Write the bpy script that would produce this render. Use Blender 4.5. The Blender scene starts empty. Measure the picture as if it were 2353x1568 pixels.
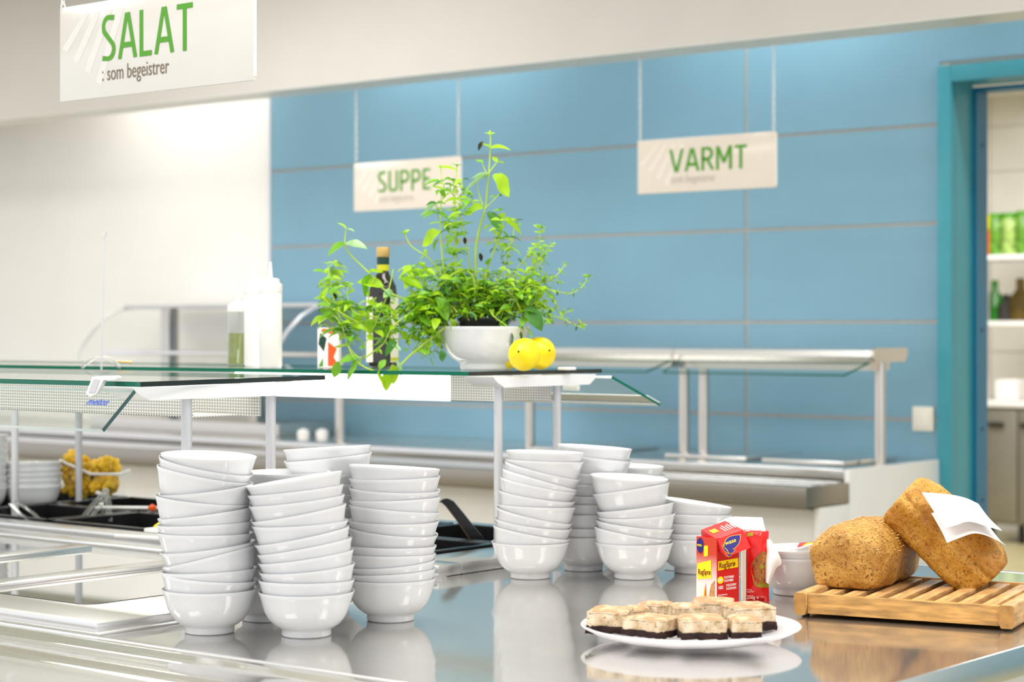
import bpy, bmesh, math, random
from mathutils import Vector, Matrix, noise
random.seed(7)
S = bpy.context.scene
COL = S.collection
R = math.radians
# ---------------------------------------------------------------- camera, world, lights, exposure
F, CX, YH, ZC = 4579.0, 1176.5, 755.0, 1.355
TH = R(39.1)
FW = Vector((-math.sin(TH), math.cos(TH), 0)); RT = Vector((math.cos(TH), math.sin(TH), 0)); UP = Vector((0, 0, 1))
CAMP = Vector((0, 0, ZC))
cam_d = bpy.data.cameras.new('camera'); cam = bpy.data.objects.new('camera', cam_d); COL.objects.link(cam)
cam.location = CAMP; cam.rotation_euler = (R(90), 0, TH)
cam_d.sensor_width = 36; cam_d.lens = F / 2353 * 36; cam_d.shift_y = -(784 - YH) / 2353
cam_d.clip_start = 0.05; cam_d.dof.use_dof = True; cam_d.dof.focus_distance = 3.25; cam_d.dof.aperture_fstop = 5.0
S.camera = cam
w = bpy.data.worlds.new('world'); S.world = w; w.use_nodes = True
w.node_tree.nodes['Background'].inputs[0].default_value = (0.93, 0.95, 1.0, 1)
w.node_tree.nodes['Background'].inputs[1].default_value = 1.3
S.view_settings.view_transform = 'Standard'; S.view_settings.look = 'None'
S.view_settings.exposure = 0.0; S.view_settings.gamma = 1.0
S.view_settings.use_curve_mapping = False
S.cycles.max_bounces = 10; S.cycles.transparent_max_bounces = 24; S.cycles.caustics_reflective = True; S.cycles.blur_glossy = 1.0; S.cycles.caustics_refractive = False
S.cycles.sample_clamp_indirect = 3.0

def area(loc, sx, sy, power, col=(1, .97, .93), rot=(0, 0, 0), shape='RECTANGLE'):
    l = bpy.data.lights.new('lamp_light', 'AREA'); l.shape = shape; l.size = sx; l.size_y = sy; l.energy = power; l.color = col
    o = bpy.data.objects.new('lamp_light', l); COL.objects.link(o); o.location = loc; o.rotation_euler = rot
    return o
for x, y, p in ((-2.4, 2.6, 30), (-2.4, .3, 34), (-5.2, 4.2, 30), (-.2, 2.6, 30), (-5.2, 1.2, 34), (-7.8, 3.6, 34), (.8, 5, 34)):
    area((x, y, 2.84), 1.3, .7, p)                     # ceiling panels of the hall
for x in (-7.0, -5.4, -3.8, -2.2, -.6):
    area((x, 6.05, 2.84), .9, .12, 9, (1, .98, .95))    # strip lamps over the serving line, behind the bulkhead
for x, y in ((-3.0, 1.4), (-2.0, 1.9), (-1.2, 1.0), (-1.6, 3.2), (-3.4, 2.6), (-.6, 2.2), (-4.3, 3.4), (-2.6, 4.2), (-1.0, 4.4)):
    area((x, y, 2.83), .09, .09, 5, (1, .96, .9), shape='DISK')   # small downlights
area((-5.0, 9.8, 2.85), 3.0, 2.5, 170)                  # kitchen behind the door

# ---------------------------------------------------------------- pixel -> world helpers
def PD(px, py, d): return CAMP + FW * d + RT * ((px - CX) / F * d) - UP * ((py - YH) / F * d)
def PZ(px, py, z): return PD(px, py, (ZC - z) * F / (py - YH))
def PY(px, py, y):
    k = (px - CX) / F
    return PD(px, py, y / (FW.y + k * RT.y))
def PX(px, py, x):
    k = (px - CX) / F
    return PD(px, py, x / (FW.x + k * RT.x))

# ---------------------------------------------------------------- materials
def srgb(r, g, b):
    f = lambda c: (c / 255 / 12.92) if c / 255 <= .04045 else ((c / 255 + .055) / 1.055) ** 2.4
    return (f(r), f(g), f(b), 1)
def mat(name, col, rough=.5, metal=0, spec=.5, var=0, vscale=8, bump=0, bscale=60, trans=0, ior=1.45, emis=None, estr=0, coat=0, stretch=None, alpha=1):
    m = bpy.data.materials.new(name); m.use_nodes = True
    nt = m.node_tree; b = nt.nodes['Principled BSDF']; L = nt.links.new
    b.inputs['Base Color'].default_value = col; b.inputs['Roughness'].default_value = rough; b.inputs['Metallic'].default_value = metal
    b.inputs['Specular IOR Level'].default_value = spec; b.inputs['Transmission Weight'].default_value = trans; b.inputs['IOR'].default_value = ior
    b.inputs['Coat Weight'].default_value = coat; b.inputs['Alpha'].default_value = alpha
    if emis: b.inputs['Emission Color'].default_value = emis; b.inputs['Emission Strength'].default_value = estr
    tc = nt.nodes.new('ShaderNodeTexCoord'); mp = nt.nodes.new('ShaderNodeMapping'); L(tc.outputs['Object'], mp.inputs[0])
    if stretch: mp.inputs['Scale'].default_value = stretch
    if var:
        n = nt.nodes.new('ShaderNodeTexNoise'); n.inputs['Scale'].default_value = vscale; n.inputs['Detail'].default_value = 5; L(mp.outputs[0], n.inputs['Vector'])
        mx = nt.nodes.new('ShaderNodeMix'); mx.data_type = 'RGBA'; mr = nt.nodes.new('ShaderNodeMapRange'); mr.inputs[1].default_value = .32; mr.inputs[2].default_value = .68; L(n.outputs['Fac'], mr.inputs[0]); L(mr.outputs[0], mx.inputs[0])
        mx.inputs[6].default_value = tuple(c * (1 - var) for c in col[:3]) + (1,); mx.inputs[7].default_value = tuple(min(1, c * (1 + var)) for c in col[:3]) + (1,)
        L(mx.outputs[2], b.inputs['Base Color'])
    if bump:
        n = nt.nodes.new('ShaderNodeTexNoise'); n.inputs['Scale'].default_value = bscale; n.inputs['Detail'].default_value = 4; L(mp.outputs[0], n.inputs['Vector'])
        bp = nt.nodes.new('ShaderNodeBump'); bp.inputs['Strength'].default_value = bump; bp.inputs['Distance'].default_value = .002
        L(n.outputs['Fac'], bp.inputs['Height']); L(bp.outputs[0], b.inputs['Normal'])
    return m
M = {}
M['white_wall'] = mat('white_wall', srgb(246, 244, 239), .6, var=.02, vscale=3, bump=.05, bscale=200)
M['bulkhead'] = mat('bulkhead_paint', srgb(214, 211, 208), .6, var=.02, vscale=3)
M['ceiling'] = mat('ceiling_paint', srgb(235, 235, 232), .8, var=.02)
M['blue'] = mat('blue_panel', srgb(122, 165, 186), .28, var=.04, vscale=2, spec=.5)
M['grout'] = mat('panel_joint', srgb(178, 174, 168), .7, var=.05, vscale=30)
M['teal'] = mat('teal_paint', srgb(62, 150, 166), .35, var=.03)
M['floor'] = mat('floor', srgb(176, 166, 128), .35, var=.1, vscale=2)
M['steel'] = mat('steel', (.56, .55, .54, 1), .11, 1, bump=.04, bscale=30, stretch=(1, 14, 14), var=.05, vscale=5)
M['steel_b'] = mat('brushed_steel', (.60, .57, .53, 1), .28, 1, bump=.08, bscale=50, stretch=(1, 20, 20))
M['steel_l'] = mat('light_steel', (.78, .77, .76, 1), .22, 1, bump=.04, bscale=50, stretch=(1, 16, 16))
M['mirror'] = mat('hot_plate_glass', (.86, .86, .85, 1), .03, 1, var=.02)
M['steel_tube'] = mat('steel_tube', (.66, .62, .57, 1), .3, 1, bump=.05, bscale=60, stretch=(12, 12, 1))
M['white_lac'] = mat('white_lacquer', srgb(232, 232, 234), .25, var=.02)
M['alu'] = mat('alu_post', srgb(205, 205, 208), .35, .35, var=.03)
M['white_panel'] = mat('white_laminate', srgb(232, 230, 228), .4, var=.02)
M['black'] = mat('black_plastic', (.012, .012, .013, 1), .15, var=.2, vscale=20)
M['soot'] = mat('black_gap', (.02, .018, .016, 1), .6, var=.2)
M['porcelain'] = mat('porcelain', srgb(219, 220, 222), .05, spec=.55, coat=.3, var=.01, vscale=4)
M['plastic_w'] = mat('white_plastic', srgb(232, 230, 227), .3, var=.02)
M['cream_p'] = mat('cream_switch', srgb(238, 232, 220), .35, var=.02)
M['sign'] = mat('sign_acrylic', srgb(212, 210, 206), .12, var=.015, coat=.3)
M['sign_stripe'] = mat('sign_stripe', srgb(218, 216, 213), .12, var=.01)
M['sign_edge'] = mat('sign_edge', srgb(250, 250, 248), .1, var=.01)
M['sign_warm'] = mat('sign_acrylic_warm', srgb(226, 216, 205), .15, var=.015)
M['stripe_warm'] = mat('sign_stripe_warm', srgb(232, 225, 216), .15, var=.01)
M['green_txt'] = mat('green_print', srgb(72, 148, 16), .4, var=.03)
M['brown_txt'] = mat('brown_print', srgb(118, 105, 88), .5, var=.03)
M['grey_txt'] = mat('grey_print', srgb(190, 182, 172), .5, var=.03)
M['chain'] = mat('chain_metal', (.85, .84, .82, 1), .25, .8, var=.03)
M['blue_txt'] = mat('blue_print', srgb(50, 80, 170), .4, var=.02)
M['tile'] = mat('kitchen_tile', srgb(222, 220, 215), .2, var=.02)
M['soil'] = mat('potting_soil', srgb(86, 60, 40), .9, var=.4, vscale=60, bump=.6)
M['gold'] = mat('gold_foil', srgb(205, 170, 105), .35, .5, var=.05)
M['bottle'] = mat('dark_glass', (.012, .010, .006, 1), .04, var=.2, coat=.5)
M['label'] = mat('cream_label', srgb(235, 228, 208), .5, var=.03)
M['yellow'] = mat('yellow_band', srgb(196, 196, 30), .4, var=.05)
M['dkgreen'] = mat('dark_green_capsule', srgb(20, 60, 52), .3, var=.05)
M['orange'] = mat('orange_print', srgb(232, 88, 22), .4, var=.04)
M['lemon'] = mat('lemon_peel', srgb(250, 220, 10), .35, bump=.35, bscale=120, var=.05)
M['dressing'] = mat('green_dressing', srgb(118, 128, 50), .25, var=.15, vscale=6)
M['red'] = mat('red_card', srgb(206, 30, 34), .3, var=.03, coat=.2)
M['red2'] = mat('red_foil', srgb(222, 22, 24), .25, var=.05, coat=.3)
M['yel_p'] = mat('yellow_print', srgb(250, 222, 20), .35, var=.02)
M['navy'] = mat('navy_print', srgb(38, 30, 120), .35, var=.03)
M['white_p'] = mat('white_print', srgb(248, 240, 236), .4, var=.01)
M['darkred_p'] = mat('dark_red_print', srgb(130, 24, 20), .4, var=.03)
M['peach'] = mat('peach_card', srgb(236, 214, 204), .35, var=.05, vscale=20)
M['orange_card'] = mat('orange_card', srgb(214, 92, 52), .35, var=.12, vscale=12)
M['olive_p'] = mat('olive_print', srgb(160, 150, 30), .4, var=.05)
M['paper'] = mat('white_paper', srgb(250, 247, 246), .7, var=.01, bump=.05, bscale=40)
M['wood'] = mat('oak_wood', srgb(196, 148, 84), .45, var=.42, vscale=9, bump=.15, bscale=40, stretch=(2, 14, 14))
M['wood2'] = mat('oak_wood_cross', srgb(204, 160, 104), .45, var=.38, vscale=9, bump=.15, bscale=40, stretch=(14, 2, 14))
M['wood_end'] = mat('oak_end_grain', srgb(178, 130, 68), .55, var=.25, vscale=60, bump=.2, bscale=90)
M['brownie'] = mat('brownie', srgb(44, 22, 18), .8, var=.5, vscale=60, bump=.9, bscale=220)
M['glass_dish'] = mat('frosted_dish', srgb(250, 248, 252), .3, trans=.75, ior=1.2, bump=.5, bscale=260)
def dish_mat():
    m = mat('frosted_glass_dish', srgb(250, 248, 252), .25, coat=.4, bump=.5, bscale=260); nt = m.node_tree; L = nt.links.new
    t = nt.nodes.new('ShaderNodeBsdfTransparent'); tl = nt.nodes.new('ShaderNodeBsdfTranslucent'); tl.inputs[0].default_value = (.95, .94, .97, 1)
    a = nt.nodes.new('ShaderNodeMixShader'); a.inputs[0].default_value = .45; b = nt.nodes.new('ShaderNodeMixShader'); b.inputs[0].default_value = .22
    L(nt.nodes['Principled BSDF'].outputs[0], a.inputs[1]); L(tl.outputs[0], a.inputs[2]); L(a.outputs[0], b.inputs[1]); L(t.outputs[0], b.inputs[2]); L(b.outputs[0], nt.nodes['Material Output'].inputs[0]); return m
M['glass_dish'] = dish_mat()
M['clear'] = mat('clear_acrylic', (.95, .97, .97, 1), .04, trans=.9, ior=1.2, var=.01)
M['corn'] = mat('yellow_pasta', srgb(232, 186, 40), .5, var=.25, vscale=30)
M['olive_food'] = mat('brown_salad', srgb(120, 96, 30), .6, var=.5, vscale=60)
M['stem'] = mat('stem_green', srgb(168, 196, 70), .5, var=.15)
M['dead'] = mat('dry_leaf', srgb(44, 40, 22), .8, var=.3)

def steel2(name, col, r1, r2, mixf):
    m = mat(name, col, r1, 1, bump=.012, bscale=30, stretch=(1, 14, 14), var=.04, vscale=5); nt = m.node_tree; L = nt.links.new; b = nt.nodes['Principled BSDF']
    g = nt.nodes.new('ShaderNodeBsdfPrincipled'); g.inputs['Metallic'].default_value = 1; g.inputs['Roughness'].default_value = r2; g.inputs['Base Color'].default_value = col
    mx = nt.nodes.new('ShaderNodeMixShader'); mx.inputs[0].default_value = mixf
    L(b.outputs[0], mx.inputs[1]); L(g.outputs[0], mx.inputs[2]); L(mx.outputs[0], nt.nodes['Material Output'].inputs[0]); return m
M['steel'] = steel2('steel', (.66, .65, .63, 1), .055, .42, .26)
def glass_mat(name, tint, mixf=.12, rough=.0, fk=.75):
    m = bpy.data.materials.new(name); m.use_nodes = True; nt = m.node_tree; nt.nodes.clear()
    o = nt.nodes.new('ShaderNodeOutputMaterial'); t = nt.nodes.new('ShaderNodeBsdfTransparent'); t.inputs[0].default_value = tint
    g = nt.nodes.new('ShaderNodeBsdfGlossy'); g.inputs['Roughness'].default_value = rough + .01; g.inputs[0].default_value = (1, 1, 1, 1)
    fr = nt.nodes.new('ShaderNodeFresnel'); fr.inputs[0].default_value = 1.45
    mth = nt.nodes.new('ShaderNodeMath'); mth.operation = 'MULTIPLY_ADD'; mth.inputs[1].default_value = fk; mth.inputs[2].default_value = mixf
    mx = nt.nodes.new('ShaderNodeMixShader'); L = nt.links.new
    ge = nt.nodes.new('ShaderNodeNewGeometry'); iv = nt.nodes.new('ShaderNodeMath'); iv.operation = 'SUBTRACT'; iv.inputs[0].default_value = 1; L(ge.outputs['Backfacing'], iv.inputs[1])
    ml = nt.nodes.new('ShaderNodeMath'); ml.operation = 'MULTIPLY'; L(mth.outputs[0], ml.inputs[0]); L(iv.outputs[0], ml.inputs[1])
    L(fr.outputs[0], mth.inputs[0]); L(ml.outputs[0], mx.inputs[0]); L(t.outputs[0], mx.inputs[1]); L(g.outputs[0], mx.inputs[2]); L(mx.outputs[0], o.inputs[0])
    return m
M['glass'] = glass_mat('clear_glass', (.965, .985, .975, 1), .02, fk=.6)
M['thin_glass'] = glass_mat('thin_glass', (.985, .99, .99, 1), .01, fk=.25)
M['glass_edge_g'] = mat('green_glass_edge', srgb(8, 98, 76), .08, var=.1, vscale=3)
M['glass_edge_k'] = mat('dark_glass_edge', srgb(38, 40, 34), .12, var=.1, vscale=3)

def leaf_mat(name, c1, c2, tr=.4, rough=.4):
    m = bpy.data.materials.new(name); m.use_nodes = True; nt = m.node_tree; L = nt.links.new
    b = nt.nodes['Principled BSDF']; b.inputs['Roughness'].default_value = rough; out = nt.nodes['Material Output']
    tc = nt.nodes.new('ShaderNodeTexCoord'); n = nt.nodes.new('ShaderNodeTexNoise'); n.inputs['Scale'].default_value = 2.5; L(tc.outputs['Object'], n.inputs['Vector'])
    cr = nt.nodes.new('ShaderNodeMix'); cr.data_type = 'RGBA'; cr.inputs[6].default_value = c1; cr.inputs[7].default_value = c2; L(n.outputs['Fac'], cr.inputs[0])
    L(cr.outputs[2], b.inputs['Base Color']); t = nt.nodes.new('ShaderNodeBsdfTranslucent'); L(cr.outputs[2], t.inputs[0])
    mx = nt.nodes.new('ShaderNodeMixShader'); mx.inputs[0].default_value = tr; L(b.outputs[0], mx.inputs[1]); L(t.outputs[0], mx.inputs[2]); L(mx.outputs[0], out.inputs[0])
    return m
LEAFM = [leaf_mat('leaf_bright', srgb(150, 200, 20), srgb(188, 224, 50), .45), leaf_mat('leaf_mid', srgb(92, 160, 32), srgb(140, 196, 50), .35),
         leaf_mat('leaf_deep', srgb(46, 108, 38), srgb(84, 146, 48), .25), leaf_mat('leaf_silver', srgb(128, 180, 120), srgb(176, 212, 150), .3, .3)]

def bread_mat(name, a, b_, c):
    m = bpy.data.materials.new(name); m.use_nodes = True; nt = m.node_tree; L = nt.links.new; b = nt.nodes['Principled BSDF']; b.inputs['Roughness'].default_value = .5
    tc = nt.nodes.new('ShaderNodeTexCoord')
    n = nt.nodes.new('ShaderNodeTexNoise'); n.inputs['Scale'].default_value = 16; n.inputs['Detail'].default_value = 7; n.inputs['Distortion'].default_value = .6; L(tc.outputs['Object'], n.inputs['Vector'])
    mx = nt.nodes.new('ShaderNodeMix'); mx.data_type = 'RGBA'; mx.inputs[6].default_value = a; mx.inputs[7].default_value = b_; mr = nt.nodes.new('ShaderNodeMapRange'); mr.inputs[1].default_value = .36; mr.inputs[2].default_value = .64; L(n.outputs['Fac'], mr.inputs[0]); L(mr.outputs[0], mx.inputs[0])
    v = nt.nodes.new('ShaderNodeTexNoise'); v.inputs['Scale'].default_value = 230; v.inputs['Detail'].default_value = 3; v.inputs['Distortion'].default_value = 1; L(tc.outputs['Object'], v.inputs['Vector'])
    r = nt.nodes.new('ShaderNodeMapRange'); r.inputs[1].default_value = .54; r.inputs[2].default_value = .64; L(v.outputs['Fac'], r.inputs[0])
    mx2 = nt.nodes.new('ShaderNodeMix'); mx2.data_type = 'RGBA'; mx2.inputs[7].default_value = tuple(.65 * c[i] + .35 * a[i] for i in range(3)) + (1,); L(r.outputs[0], mx2.inputs[0]); L(mx.outputs[2], mx2.inputs[6]); L(mx2.outputs[2], b.inputs['Base Color'])
    n3 = nt.nodes.new('ShaderNodeTexNoise'); n3.inputs['Scale'].default_value = 90; n3.inputs['Detail'].default_value = 6; L(tc.outputs['Object'], n3.inputs['Vector'])
    bp = nt.nodes.new('ShaderNodeBump'); bp.inputs['Strength'].default_value = .8; bp.inputs['Distance'].default_value = .006; L(n3.outputs['Fac'], bp.inputs['Height']); L(bp.outputs[0], b.inputs['Normal'])
    return m
M['bread1'] = bread_mat('bread_crust', srgb(160, 108, 30), srgb(208, 160, 78), srgb(96, 56, 18))
M['bread2'] = bread_mat('bread_crust_tin', srgb(172, 114, 24), srgb(214, 162, 66), srgb(118, 70, 20))
M['cookie'] = bread_mat('cookie_print', srgb(150, 84, 26), srgb(196, 128, 52), srgb(70, 36, 14))
M['crisp'] = bread_mat('crispbread_print', srgb(196, 124, 66), srgb(222, 160, 100), srgb(140, 80, 40))

def cream_mat():   # whipped coffee cream, dusted with cocoa on its top
    m = mat('coffee_cream', srgb(224, 200, 166), .6, bump=.8, bscale=70); nt = m.node_tree; L = nt.links.new; b = nt.nodes['Principled BSDF']
    tc = nt.nodes.new('ShaderNodeTexCoord')
    def noi(sc, det): n = nt.nodes.new('ShaderNodeTexNoise'); n.inputs['Scale'].default_value = sc; n.inputs['Detail'].default_value = det; L(tc.outputs['Object'], n.inputs['Vector']); return n
    def rng(src, a, b_): q = nt.nodes.new('ShaderNodeMapRange'); q.inputs[1].default_value = a; q.inputs[2].default_value = b_; L(src, q.inputs[0]); return q.outputs[0]
    def mixc(f, a, c): q = nt.nodes.new('ShaderNodeMix'); q.data_type = 'RGBA'; L(f, q.inputs[0]); (L(a, q.inputs[6]) if not isinstance(a, tuple) else setattr(q.inputs[6], 'default_value', a)); q.inputs[7].default_value = c; return q.outputs[2]
    n1 = noi(60, 7); n2 = noi(260, 3); n3 = noi(45, 6)
    base = mixc(rng(n1.outputs['Fac'], .35, .65), srgb(186, 156, 112), srgb(234, 214, 184))
    spk = mixc(rng(n2.outputs['Fac'], .60, .70), base, srgb(140, 92, 50))
    ge = nt.nodes.new('ShaderNodeNewGeometry'); sp = nt.nodes.new('ShaderNodeSeparateXYZ'); L(ge.outputs['True Normal'], sp.inputs[0])
    mu = nt.nodes.new('ShaderNodeMath'); mu.operation = 'MULTIPLY'; L(rng(sp.outputs[2], .55, .9), mu.inputs[0]); L(rng(n3.outputs['Fac'], .34, .50), mu.inputs[1])
    L(mixc(mu.outputs[0], spk, srgb(192, 138, 98)), b.inputs['Base Color']); return m
M['cream'] = cream_mat()
M['cocoa'] = mat('cocoa_dust', srgb(206, 150, 112), .9, var=.3, vscale=120, bump=.5, bscale=300)

def dots_mat(name, base, dot, scale, aniso):   # pressed diamond pattern of the lamp diffuser (cells of a few millimetres)
    m = bpy.data.materials.new(name); m.use_nodes = True; nt = m.node_tree; L = nt.links.new; b = nt.nodes['Principled BSDF']; b.inputs['Roughness'].default_value = .3
    tc = nt.nodes.new('ShaderNodeTexCoord'); mp = nt.nodes.new('ShaderNodeMapping'); mp.inputs['Scale'].default_value = aniso; mp.inputs['Rotation'].default_value = (0, 0, 0); L(tc.outputs['Object'], mp.inputs[0])
    v = nt.nodes.new('ShaderNodeTexVoronoi'); v.inputs['Scale'].default_value = scale; v.inputs['Randomness'].default_value = 0; L(mp.outputs[0], v.inputs['Vector'])
    r = nt.nodes.new('ShaderNodeMapRange'); r.inputs[1].default_value = .25; r.inputs[2].default_value = .42; L(v.outputs['Distance'], r.inputs[0])
    mx = nt.nodes.new('ShaderNodeMix'); mx.data_type = 'RGBA'; mx.inputs[6].default_value = dot; mx.inputs[7].default_value = base; L(r.outputs[0], mx.inputs[0]); L(mx.outputs[2], b.inputs['Base Color'])
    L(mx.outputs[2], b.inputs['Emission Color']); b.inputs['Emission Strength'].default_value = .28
    bp = nt.nodes.new('ShaderNodeBump'); bp.inputs['Strength'].default_value = .5; bp.inputs['Distance'].default_value = .002; bp.invert = True; L(v.outputs['Distance'], bp.inputs['Height']); L(bp.outputs[0], b.inputs['Normal'])
    return m
M['diffuser'] = dots_mat('diffuser_sheet', srgb(160, 158, 152), srgb(250, 249, 246), 1.0, (150, 150, 190))
M['diffuser_lit'] = mat('diffuser_lit', srgb(255, 253, 246), .4, emis=(1, .97, .9, 1), estr=3.0, bump=.2, bscale=300)

def grad_mat(name, top, bot, z0, z1):   # printed colour fade on a carton side, in object space
    m = bpy.data.materials.new(name); m.use_nodes = True; nt = m.node_tree; L = nt.links.new; b = nt.nodes['Principled BSDF']; b.inputs['Roughness'].default_value = .3
    tc = nt.nodes.new('ShaderNodeTexCoord'); s = nt.nodes.new('ShaderNodeSeparateXYZ'); L(tc.outputs['Object'], s.inputs[0])
    r = nt.nodes.new('ShaderNodeMapRange'); r.inputs[1].default_value = z0; r.inputs[2].default_value = z1; L(s.outputs[2], r.inputs[0])
    mx = nt.nodes.new('ShaderNodeMix'); mx.data_type = 'RGBA'; mx.inputs[6].default_value = bot; mx.inputs[7].default_value = top; L(r.outputs[0], mx.inputs[0]); L(mx.outputs[2], b.inputs['Base Color'])
    return m
M['carton_side'] = grad_mat('carton_side_print', srgb(206, 62, 34), srgb(240, 226, 220), .035, .085)

# ---------------------------------------------------------------- mesh builder
class MB:
    def __init__(s): s.v = []; s.f = []; s.mi = []
    def add(s, vs, fs, mi=0):
        o = len(s.v); s.v += [Vector(p) for p in vs]; s.f += [tuple(i + o for i in f) for f in fs]; s.mi += [mi] * len(fs); return s
    def box(s, x0, x1, y0, y1, z0, z1, mi=0, b=0, T=None):
        if b:
            bm = bmesh.new(); bmesh.ops.create_cube(bm, size=1)
            for v in bm.verts: v.co = Vector((x0 + (v.co.x + .5) * (x1 - x0), y0 + (v.co.y + .5) * (y1 - y0), z0 + (v.co.z + .5) * (z1 - z0)))
            bmesh.ops.bevel(bm, geom=bm.edges[:], offset=b, segments=2, profile=.6, affect='EDGES')
            vs = [v.co.copy() for v in bm.verts]; bm.verts.index_update(); fs = [[v.index for v in f.verts] for f in bm.faces]; bm.free()
        else:
            vs = [Vector(p) for p in ((x0, y0, z0), (x1, y0, z0), (x1, y1, z0), (x0, y1, z0), (x0, y0, z1), (x1, y0, z1), (x1, y1, z1), (x0, y1, z1))]
            fs = [(3, 2, 1, 0), (4, 5, 6, 7), (0, 1, 5, 4), (1, 2, 6, 5), (2, 3, 7, 6), (3, 0, 4, 7)]
        if T: vs = [T @ p for p in vs]
        return s.add(vs, fs, mi)
    def lathe(s, prof, c=(0, 0, 0), n=40, mi=0, T=None, cap=True):
        c = Vector(c); vs = []; fs = []
        for r, z in prof:
            for k in range(n):
                a = 2 * math.pi * k / n; vs.append(c + Vector((r * math.cos(a), r * math.sin(a), z)))
        for i in range(len(prof) - 1):
            for k in range(n):
                a, b = i * n + k, i * n + (k + 1) % n; fs.append((a, b, b + n, a + n))
        if cap:
            if prof[0][0] > 1e-5: fs.append(tuple(range(n - 1, -1, -1)))
            if prof[-1][0] > 1e-5: fs.append(tuple((len(prof) - 1) * n + k for k in range(n)))
        if T: vs = [T @ p for p in vs]
        return s.add(vs, fs, mi)
    def tube(s, pts, r, n=8, mi=0, closed=False):
        pts = [Vector(p) for p in pts]; m = len(pts); rs = r if isinstance(r, (list, tuple)) else [r] * m
        vs = []; fs = []; prev = None
        for i, p in enumerate(pts):
            if closed: t = pts[(i + 1) % m] - pts[i - 1]
            else: t = pts[min(i + 1, m - 1)] - pts[max(i - 1, 0)]
            t.normalize()
            u = prev - t * prev.dot(t) if prev else t.orthogonal()
            if u.length < 1e-6: u = t.orthogonal()
            u.normalize(); prev = u; q = t.cross(u)
            for k in range(n):
                a = 2 * math.pi * k / n; vs.append(p + (u * math.cos(a) + q * math.sin(a)) * rs[i])
        for i in range(m if closed else m - 1):
            j = (i + 1) % m
            for k in range(n): fs.append((i * n + k, i * n + (k + 1) % n, j * n + (k + 1) % n, j * n + k))
        if not closed: fs.append(tuple(range(n - 1, -1, -1))); fs.append(tuple((m - 1) * n + k for k in range(n)))
        return s.add(vs, fs, mi)
    def prism(s, poly, t, mi=0, mi_side=None):      # poly: list of 3-D points (planar), thickness vector t
        n = len(poly); vs = [Vector(p) for p in poly] + [Vector(p) + t for p in poly]
        s.add(vs, [tuple(range(n - 1, -1, -1)), tuple(range(n, 2 * n))], mi)
        o = len(s.v) - 2 * n; side = [(o + i, o + (i + 1) % n, o + n + (i + 1) % n, o + n + i) for i in range(n)]
        s.f += side; s.mi += [mi if mi_side is None else mi_side] * n; return s
    def grid(s, rows, thick=0, mi=0):
        h, w_ = len(rows), len(rows[0]); vs = [Vector(p) for r in rows for p in r]
        fs = [(i * w_ + j, i * w_ + j + 1, (i + 1) * w_ + j + 1, (i + 1) * w_ + j) for i in range(h - 1) for j in range(w_ - 1)]
        if thick:
            nrm = (vs[w_] - vs[0]).cross(vs[1] - vs[0]).normalized() * thick; n0 = len(vs)
            vs += [p + nrm for p in vs]; fs += [tuple(i + n0 for i in reversed(f)) for f in fs[:]]
            ring = [j for j in range(w_)] + [i * w_ + w_ - 1 for i in range(1, h)] + [(h - 1) * w_ + j for j in range(w_ - 2, -1, -1)] + [i * w_ for i in range(h - 2, 0, -1)]
            for a, b in zip(ring, ring[1:] + ring[:1]): fs.append((a, b, b + n0, a + n0))
        return s.add(vs, fs, mi)
    def mesh(s, name, mats, origin=Vector((0, 0, 0)), ang=35, flat=False):
        me = bpy.data.meshes.new(name); me.from_pydata([tuple(v - origin) for v in s.v], [], s.f)
        for m in (mats if isinstance(mats, (list, tuple)) else [mats]): me.materials.append(m)
        me.polygons.foreach_set('material_index', s.mi)
        bm = bmesh.new(); bm.from_mesh(me); bmesh.ops.recalc_face_normals(bm, faces=bm.faces[:]); bm.to_mesh(me); bm.free()
        me.polygons.foreach_set('use_smooth', [not flat] * len(me.polygons))
        if not flat: me.set_sharp_from_angle(angle=R(ang))
        me.update(); return me
def mw(o): return (mw(o.parent) if o.parent else Matrix()) @ o.matrix_basis
def link(name, me, parent=None, loc=None):
    o = bpy.data.objects.new(name, me); COL.objects.link(o)
    if parent: o.parent = parent
    if loc is not None: o.location = loc
    return o
def part(name, mb, mats, parent, world=True, ang=35, flat=False, label=None, kind=None):
    if world:
        inv = mw(parent).inverted(); mb.v = [inv @ v for v in mb.v]
    o = link(name, mb.mesh(name, mats, ang=ang, flat=flat), parent)
    if label: o['label'] = label
    if kind: o['kind'] = kind
    return o
def tag(o, label, cat, group=None):
    o['label'] = label; o['category'] = cat
    if group: o['group'] = group
    return o
def thing(name, label, cat, loc=(0, 0, 0), rot=(0, 0, 0), group=None):
    o = bpy.data.objects.new(name, None); COL.objects.link(o); o.empty_display_size = .05
    o.location = loc; o.rotation_euler = rot; return tag(o, label, cat, group)
def single(name, mb, mats, loc, label, cat, group=None, ang=35, flat=False):
    loc = Vector(loc); return tag(link(name, mb.mesh(name, mats, origin=loc, ang=ang, flat=flat), None, loc), label, cat, group)
def struct(name, mb, mats, parent=None, ang=35, loc=(0, 0, 0)):
    o = link(name, mb.mesh(name, mats, origin=Vector(loc) if not parent else Vector((0, 0, 0)), ang=ang), parent, None if parent else loc)
    if not parent: o['kind'] = 'structure'
    return o
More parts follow.
